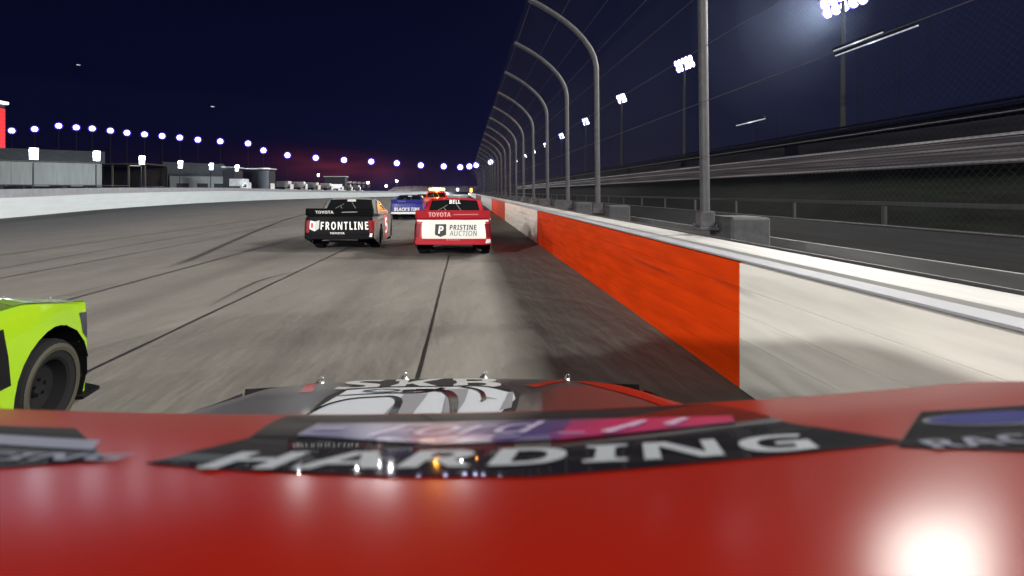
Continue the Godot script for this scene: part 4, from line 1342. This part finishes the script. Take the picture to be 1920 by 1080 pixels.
# ------------------------------------------------------------------ trucks
func trucks() -> void:
	var white := mat("white_print", 0.75, 0.75, 0.75, 0.5)
	var ink := mat("black_print", 0.012, 0.012, 0.013, 0.4)
	# silver and black truck ahead on the left
	var silver := mat("silver_wrap", 0.14, 0.14, 0.14, 0.3, 0.25, 0.8, 0.05)
	var carbon := mat("black_wrap", 0.008, 0.008, 0.0095, 0.5, 0.0, 0.3, 0.12)
	var red_print := mat("red_print", 0.55, 0.03, 0.03, 0.45)
	var cube_l := PackedVector2Array([Vector2(-0.855, 0.90), Vector2(-0.70, 0.87), Vector2(-0.70, 0.60), Vector2(-0.855, 0.665)])
	var cube_r := PackedVector2Array([Vector2(-0.70, 0.87), Vector2(-0.575, 0.91), Vector2(-0.575, 0.68), Vector2(-0.70, 0.60)])
	race_truck({
		"label": "silver and black race truck with FRONTLINE across its tailgate", "at": Vector3(-3.62, 0, -16.75), "turn": 0.035,
		"paint": silver, "tail": carbon, "roof": mat("roof_pale", 0.42, 0.42, 0.43, 0.3, 0.1, 0.8), "pillar": mat("pillar_grey", 0.17, 0.17, 0.17, 0.35, 0.1, 0.6), "bed": carbon, "bumper": carbon,
		"number": "5", "number_m": white, "door": red_print, "name_plate": true,
		"tail_text": [["FRONTLINE", 1.37, 0.22, 0.155, 0.755, white, true, 0.0, 6], ["TOYOTA", 0.42, 0.055, -0.05, 0.545, white, true, 0.0, 2]],
		"tail_art": [[cube_l, white, 0.006], [cube_r, mat("cube_grey", 0.42, 0.45, 0.43, 0.5), 0.006], [rect2(-0.82, 0.70, -0.75, 0.83), red_print, 0.009], [PackedVector2Array([Vector2(0.86, 0.44), Vector2(0.94, 0.44), Vector2(0.95, 0.54), Vector2(0.88, 0.54)]), white, 0.032]],
		"spoiler_text": [["TOYOTA", 0.50, 0.09, -0.42, white, true]], "spoiler_line": [0.06, 0.50, mat("grey_print", 0.35, 0.35, 0.35, 0.5)],
		"tail_light": mat("tail_red", 0.20, 0.010, 0.016, 0.25, 0, 0.8)})
	# red and white truck ahead
	var crimson := mat("crimson_wrap", 0.33, 0.010, 0.020, 0.3, 0.0, 0.8, 0.06)
	var shield := PackedVector2Array([Vector2(-0.46, 0.895), Vector2(-0.17, 0.895), Vector2(-0.17, 0.63), Vector2(-0.315, 0.575), Vector2(-0.46, 0.63)])
	var shield2 := PackedVector2Array([Vector2(-0.435, 0.875), Vector2(-0.195, 0.875), Vector2(-0.195, 0.648), Vector2(-0.315, 0.603), Vector2(-0.435, 0.648)])
	race_truck({
		"label": "red and white race truck with PRISTINE AUCTION on its tailgate", "at": Vector3(-0.30, 0, -15.25), "turn": -0.004,
		"paint": crimson, "driver": "BELL", "driver_w": 0.40,
		"tail_panel": mat("tailgate_white", 0.60, 0.62, 0.60, 0.4, 0, 0.6),
		"tail_text": [["PRISTINE", 0.70, 0.125, 0.275, 0.815, ink, true, 0.10, 2], ["AUCTION", 0.70, 0.125, 0.275, 0.665, ink, false, 0.10, 2], ["TOYOTA", 0.36, 0.045, 0.02, 0.485, white, true, 0.0, 2]],
		"tail_art": [[shield, ink, 0.006], [shield2, mat("shield_grey", 0.03, 0.03, 0.03, 0.4), 0.008], [PackedVector2Array([Vector2(0.84, 0.42), Vector2(0.98, 0.42), Vector2(0.98, 0.52), Vector2(0.87, 0.52)]), mat("silver_print", 0.55, 0.55, 0.55, 0.4), 0.032]],
		"spoiler_m": crimson, "spoiler_text": [["TOYOTA", 0.56, 0.12, -0.33, mat("pink_print", 0.70, 0.45, 0.45, 0.5), true]], "spoiler_line": [0.02, 0.64, mat("pink_dim", 0.50, 0.25, 0.27, 0.5)],
		"tail_light": mat("tail_wine", 0.14, 0.006, 0.012, 0.25, 0, 0.8)})
	var pt := get_node("race_truck_001")
	var pm := MB.new()
	pm.tris2(moved(letters("P", 0.125, 0.19, true, 0.12), Vector2(-0.31, 0.755)), func(x: float, y: float) -> Vector3: return Vector3(x * 0.945, y, 2.56), 1.0, 0.012)
	obj("emblem_letter", pm, white, pt)
	# blue truck
	var blue := mat("blue_wrap", 0.020, 0.024, 0.20, 0.3, 0.0, 0.8, 0.06)
	race_truck({
		"label": "blue race truck with BLACK'S TIRE on its tailgate, half behind the red one", "at": Vector3(-3.52, 0, -33.0), "turn": 0.0,
		"paint": blue, "name_plate": true, "bumper": mat("bumper_white", 0.75, 0.76, 0.78, 0.35, 0, 0.6),
		"tail_text": [["BLACK'S TIRE", 1.55, 0.20, 0.02, 0.66, white, true, 0.12, 0]], "spoiler_m": blue, "tail_light": blue,
		"spoiler_text": [["TOYOTA", 0.5, 0.1, -0.3, mat("pale_blue_print", 0.25, 0.3, 0.55, 0.5), true]]})
	# dark truck further up the road
	race_truck({
		"label": "dark race truck seen between the blue truck and the amber light bar", "at": Vector3(-3.95, 0, -50.0), "turn": 0.0, "paint": carbon, "roof": mat("roof_pale"), "pillar": mat("roof_pale")})
	# safety truck with its amber bar
	var orange_red := mat("safety_red", 0.50, 0.03, 0.012, 0.35, 0.0, 0.6)
	var st := race_truck({
		"name": "safety_truck", "category": "pickup truck", "label": "red safety pickup with a lit amber light bar ahead of the red race truck", "at": Vector3(-2.35, 0.22, -42.5), "turn": 0.0, "paint": orange_red, "spoiler": false, "pillar": orange_red})
	var lbb := MB.new()
	lbb.box(Vector3(0, 1.60, 0.1), Vector3(1.35, 0.05, 0.3), Basis.IDENTITY, 0.01)
	var lo := obj("light_bar", lbb, mat("black_trim"), st)
	for k in 6:
		var lb := MB.new()
		lb.box(Vector3(-0.55 + k * 0.22, 1.70, 0.1), Vector3(0.205, 0.20, 0.26), Basis.IDENTITY, 0.02)
		obj("lamp", lb, glow("amber_bar_lamp", 1.0, 0.62, 0.22, 7.0), lo)
	var ol := OmniLight3D.new()
	ol.name = "amber_bar_glow"
	st.add_child(ol)
	ol.position = Vector3(0, 1.72, 0.5); ol.light_color = Color(1, 0.62, 0.2); ol.light_energy = 30.0; ol.light_size = 0.25; ol.omni_range = 60; ol.omni_attenuation = 2.0; ol.shadow_enabled = true
	# lime truck alongside on the left
	var lime := mat("lime_wrap", 0.185, 0.335, 0.0005, 0.3, 0.0, 0.8, 0.05)
	var LP := {
		"label": "lime yellow race truck nosing in at the left edge", "at": Vector3(-3.64, 0, -1.72), "turn": 0.13, "paint": lime, "lift": 0.045, "arch": 0.41, "axle": 0.76, "tyre": 0.33, "band": mat("tyre_yellow", 0.020, 0.019, 0.011, 0.6)}
	var lt := race_truck(LP)
	var vent := MB.new()
	var hf: Callable = LP.f_half
	var lside := func(dd: float, y: float) -> Vector3: return Vector3(hf.call(dd, y), y, dd - 2.5)
	vent.surf(PackedVector2Array([Vector2(1.20, 0.50), Vector2(1.42, 0.50), Vector2(1.42, 0.86), Vector2(1.24, 0.86)]), [], lside, 0.2, -1.0, 0.005)
	obj("fender_vent", vent, mat("black_trim"), lt)
	hood_pins(lt, LP.f_hood, [-0.6, -0.2, 0.2, 0.6])
	own_truck()

func own_truck() -> void:
	var red := mat("own_red", 0.20, 0.0062, 0.0010, 0.55, 0.0, 0.45, 0.22)
	red.metallic_specular = 0.07
	var black := mat("own_black", 0.012, 0.011, 0.012, 0.4, 0.0, 0.5, 0.06)
	var gloss := mat("own_gloss_black", 0.005, 0.005, 0.008, 0.6, 0.0, 0.42, 0.045)
	var white := mat("own_white", 0.40, 0.42, 0.46, 0.6)
	var grey := mat("own_grey", 0.20, 0.20, 0.22, 0.6)
	var P := {
		"label": "red and black race truck whose roof and hood fill the bottom of the frame", "at": Vector3(0, 0, 0), "turn": 0.03, "own": true,
		"paint": red, "hood": black, "roof": red, "pillar": red, "tail": red, "paint_left": black, "nose": black}
	var t := race_truck(P)
	# the camera stands over the roof 2.65 m behind the nose
	t.position = Vector3(-0.03, 0, -0.15)
	var ho: MeshInstance3D = P.o_hood
	var ro: MeshInstance3D = P.o_roof
	var hf: Callable = P.f_hood
	var rf: Callable = P.f_roof
	hood_pins(ho, hf, [-0.62, -0.21, 0.20, 0.61])
	# hood print, in metres across and from the nose backwards; it faces a viewer in front
	var print_ := func(x: float, d: float) -> Vector3:
		var u := absf(x) / 0.95
		var d0 := 0.30 * pow(u, 2.2) + 0.07 * (1.0 - u * u)
		return hf.call(x, (d - d0) / (1.06 + 0.1 * u * u - d0))
	var base := MB.new()
	base.surf(PackedVector2Array([Vector2(-0.397, 0.16), Vector2(0.229, 0.16), Vector2(0.305, 0.62), Vector2(0.229, 0.98), Vector2(-0.427, 0.98), Vector2(-0.458, 0.62)]), [], print_, 0.1, -1.0, 0.0015)
	obj("hood_print_ground", base, mat("own_graphite", 0.030, 0.028, 0.028, 0.6), ho)
	var ltr := MB.new()
	ltr.tris2(moved(letters("SKB", 0.74, 0.30), Vector2(-0.11, 0.33), PI, Vector2(-1, 1)), print_, -1.0, 0.003)
	obj("hood_lettering", ltr, mat("own_letter", 0.36, 0.36, 0.36, 0.6), ho)
	var blobs := [
		[Vector2(-0.412, 0.50), Vector2(-0.229, 0.45), Vector2(0.000, 0.46), Vector2(0.183, 0.46), Vector2(0.282, 0.60), Vector2(0.267, 0.74), Vector2(0.183, 0.98), Vector2(-0.427, 0.98)]]
	for b in blobs:
		var mb := MB.new()
		mb.surf(PackedVector2Array(b), [], print_, 0.1, -1.0, 0.0030)
		obj("hood_emblem", mb, white, ho)
	for b in [[Vector2(-0.153, 0.62), Vector2(-0.061, 0.62), Vector2(-0.092, 0.98), Vector2(-0.183, 0.98)], [Vector2(0.015, 0.52), Vector2(0.107, 0.52), Vector2(0.076, 0.80), Vector2(0.046, 0.98), Vector2(0.000, 0.98)], [Vector2(0.259, 0.62), Vector2(0.282, 0.60), Vector2(0.229, 0.90), Vector2(0.183, 0.95)]]:
		var mb := MB.new()
		mb.surf(PackedVector2Array(b), [], print_, 0.1, -1.0, 0.0042)
		obj("emblem_shade", mb, grey, ho)
	for q in [[[Vector2(-0.420, 0.49), Vector2(-0.229, 0.455), Vector2(0.000, 0.46), Vector2(0.168, 0.46), Vector2(0.275, 0.60)], 0.02, 0.014], [[Vector2(-0.427, 0.98), Vector2(-0.382, 0.76), Vector2(-0.259, 0.68), Vector2(-0.168, 0.72), Vector2(-0.153, 0.98)], 0.014, 0.028], [[Vector2(-0.168, 0.56), Vector2(-0.038, 0.55), Vector2(0.031, 0.66), Vector2(0.038, 0.98)], 0.05, 0.022], [[Vector2(0.076, 0.47), Vector2(0.145, 0.56), Vector2(0.153, 0.72), Vector2(0.137, 0.80)], 0.02, 0.014], [[Vector2(0.153, 0.72), Vector2(0.198, 0.75)], 0.012, 0.004], [[Vector2(-0.412, 0.64), Vector2(-0.229, 0.60), Vector2(-0.092, 0.60), Vector2(0.000, 0.5)], 0.012, 0.03], [[Vector2(-0.336, 0.54), Vector2(-0.259, 0.51), Vector2(-0.183, 0.54), Vector2(-0.259, 0.575), Vector2(-0.336, 0.545)], 0.013, 0.013]]:
		var mb := MB.new()
		mb.surf(stroke(q[0], q[1], q[2]), [], print_, 0.12, -1.0, 0.0056)
		obj("emblem_line", mb, gloss, ho)
	for q in [[[Vector2(-0.66, 0.20), Vector2(-0.58, 0.52)], 0.05, 0.05], [[Vector2(0.62, 0.20), Vector2(0.44, 0.40), Vector2(0.38, 0.46)], 0.04, 0.06], [[Vector2(0.68, 0.24), Vector2(0.80, 0.6), Vector2(0.86, 1.0)], 0.10, 0.20]]:
		var mb := MB.new()
		mb.surf(stroke(q[0], q[1], q[2]), [], print_, 0.1, -1.0, 0.0022)
		obj("hood_stripe", mb, red, ho)
	# roof prints; across, and distance ahead of the camera turned into distance from the nose
	var rp := func(x: float, a: float) -> Vector3: return rf.call(x + 0.036, 2.65 - a)
	var strip := MB.new()
	strip.surf(PackedVector2Array([Vector2(-0.215, 0.345), Vector2(-0.15, 0.33), Vector2(-0.05, 0.312), Vector2(0.04, 0.305), Vector2(0.14, 0.318), Vector2(0.31, 0.342), Vector2(0.275, 0.415), Vector2(0.30, 0.60), Vector2(-0.20, 0.60), Vector2(-0.175, 0.42)]), [], rp, 0.04, 1.0, 0.001)
	var so := obj("roof_banner", strip, gloss, ro)
	var bt := MB.new()
	bt.tris2(moved(letters("HARDING", 0.415, 0.040, true, 0.35, 1), Vector2(0.040, 0.345)), func(x: float, a: float) -> Vector3: return rp.call(x, a + 0.16 * x * x), 1.0, 0.002)
	obj("banner_lettering", bt, mat("banner_letter", 0.24, 0.26, 0.29, 0.6), so)
	var purple := mat("own_purple", 0.028, 0.022, 0.15, 0.3, 0, 0.8, 0.06)
	var magenta := mat("own_magenta", 0.24, 0.012, 0.13, 0.3, 0, 0.8, 0.06)
	var pb := MB.new()
	pb.surf(PackedVector2Array([Vector2(-0.138, 0.425), Vector2(-0.02, 0.385), Vector2(0.075, 0.39), Vector2(0.105, 0.48), Vector2(-0.138, 0.49)]), [], rp, 0.04, 1.0, 0.002)
	obj("sponsor_strip", pb, purple, ro)
	var mgb := MB.new()
	mgb.surf(PackedVector2Array([Vector2(0.075, 0.39), Vector2(0.235, 0.428), Vector2(0.25, 0.46), Vector2(0.105, 0.48)]), [], rp, 0.04, 1.0, 0.002)
	obj("sponsor_strip", mgb, magenta, ro)
	var sc := MB.new()
	sc.tris2(moved(letters("Ford", 0.13, 0.055, false, 0.5), Vector2(0.0, 0.44)), rp, 1.0, 0.003)
	obj("sponsor_lettering", sc, mat("own_lilac", 0.42, 0.38, 0.55, 0.4, 0, 0.6), ro)
	for q in [[0.115, 0.405, 0.145, 0.432], [0.14, 0.425, 0.165, 0.45], [0.175, 0.425, 0.205, 0.455]]:
		var sk := MB.new()
		sk.surf(stroke([Vector2(q[0], q[1]), Vector2(q[2], q[3])], 0.010, 0.007), [], rp, 0.05, 1.0, 0.003)
		obj("sponsor_slash", sk, mat("own_lilac"), ro)
	for q in [[-0.118, 0.452, 0.030, 0.012], [-0.055, 0.425, 0.020, 0.010], [-0.012, 0.400, 0.016, 0.008], [0.032, 0.402, 0.030, 0.007], [0.088, 0.408, 0.024, 0.007], [0.02, 0.470, 0.05, 0.006]]:
		var pm := MB.new()
		pm.surf(PackedVector2Array([Vector2(q[0] - q[2] * 0.5, q[1] - q[3] * 0.5), Vector2(q[0] + q[2] * 0.42, q[1] - q[3] * 0.5), Vector2(q[0] + q[2] * 0.5, q[1] + q[3] * 0.5), Vector2(q[0] - q[2] * 0.4, q[1] + q[3] * 0.5)]), [], rp, 0.05, 1.0, 0.0026)
		obj("sponsor_patch", pm, mat("own_lilac_dim", 0.22, 0.20, 0.36, 0.4, 0, 0.6), ro)
	# contingency stickers at either end
	var ls := MB.new()
	ls.surf(PackedVector2Array([Vector2(-0.60, 0.40), Vector2(-0.42, 0.345), Vector2(-0.30, 0.335), Vector2(-0.245, 0.352), Vector2(-0.345, 0.462), Vector2(-0.46, 0.47), Vector2(-0.62, 0.47)]), [], rp, 0.04, 1.0, 0.001)
	var lo := obj("roof_sticker", ls, gloss, ro)
	var ll := MB.new()
	ll.surf(PackedVector2Array([Vector2(-0.50, 0.415), Vector2(-0.27, 0.375), Vector2(-0.285, 0.405), Vector2(-0.50, 0.445)]), [], rp, 0.05, 1.0, 0.002)
	obj("sticker_band", ll, mat("own_steel", 0.16, 0.17, 0.22, 0.5), lo)
	var l2 := MB.new()
	l2.tris2(moved(letters("RACING", 0.16, 0.018, true, 0.3), Vector2(-0.315, 0.357)), rp, 1.0, 0.002)
	obj("sticker_lettering", l2, mat("own_steel"), lo)
	var rs := MB.new()
	rs.surf(PackedVector2Array([Vector2(0.292, 0.332), Vector2(0.36, 0.305), Vector2(0.46, 0.30), Vector2(0.60, 0.42), Vector2(0.402, 0.43)]), [], rp, 0.04, 1.0, 0.001)
	var rso := obj("roof_sticker", rs, gloss, ro)
	var ov := MB.new()
	ov.surf(ellipse(Vector2(0.425, 0.385), 0.062, 0.022), [], rp, 0.05, 1.0, 0.0018)
	obj("sticker_oval_rim", ov, mat("own_steel"), rso)
	var ov2 := MB.new()
	ov2.surf(ellipse(Vector2(0.425, 0.385), 0.057, 0.0185), [], rp, 0.05, 1.0, 0.0026)
	obj("sticker_oval", ov2, mat("own_blue", 0.012, 0.014, 0.12, 0.5), rso)
	var r2 := MB.new()
	r2.tris2(moved(letters("RACING", 0.15, 0.020, true, 0.3), Vector2(0.385, 0.330)), rp, 1.0, 0.002)
	obj("sticker_lettering", r2, mat("own_steel"), rso)
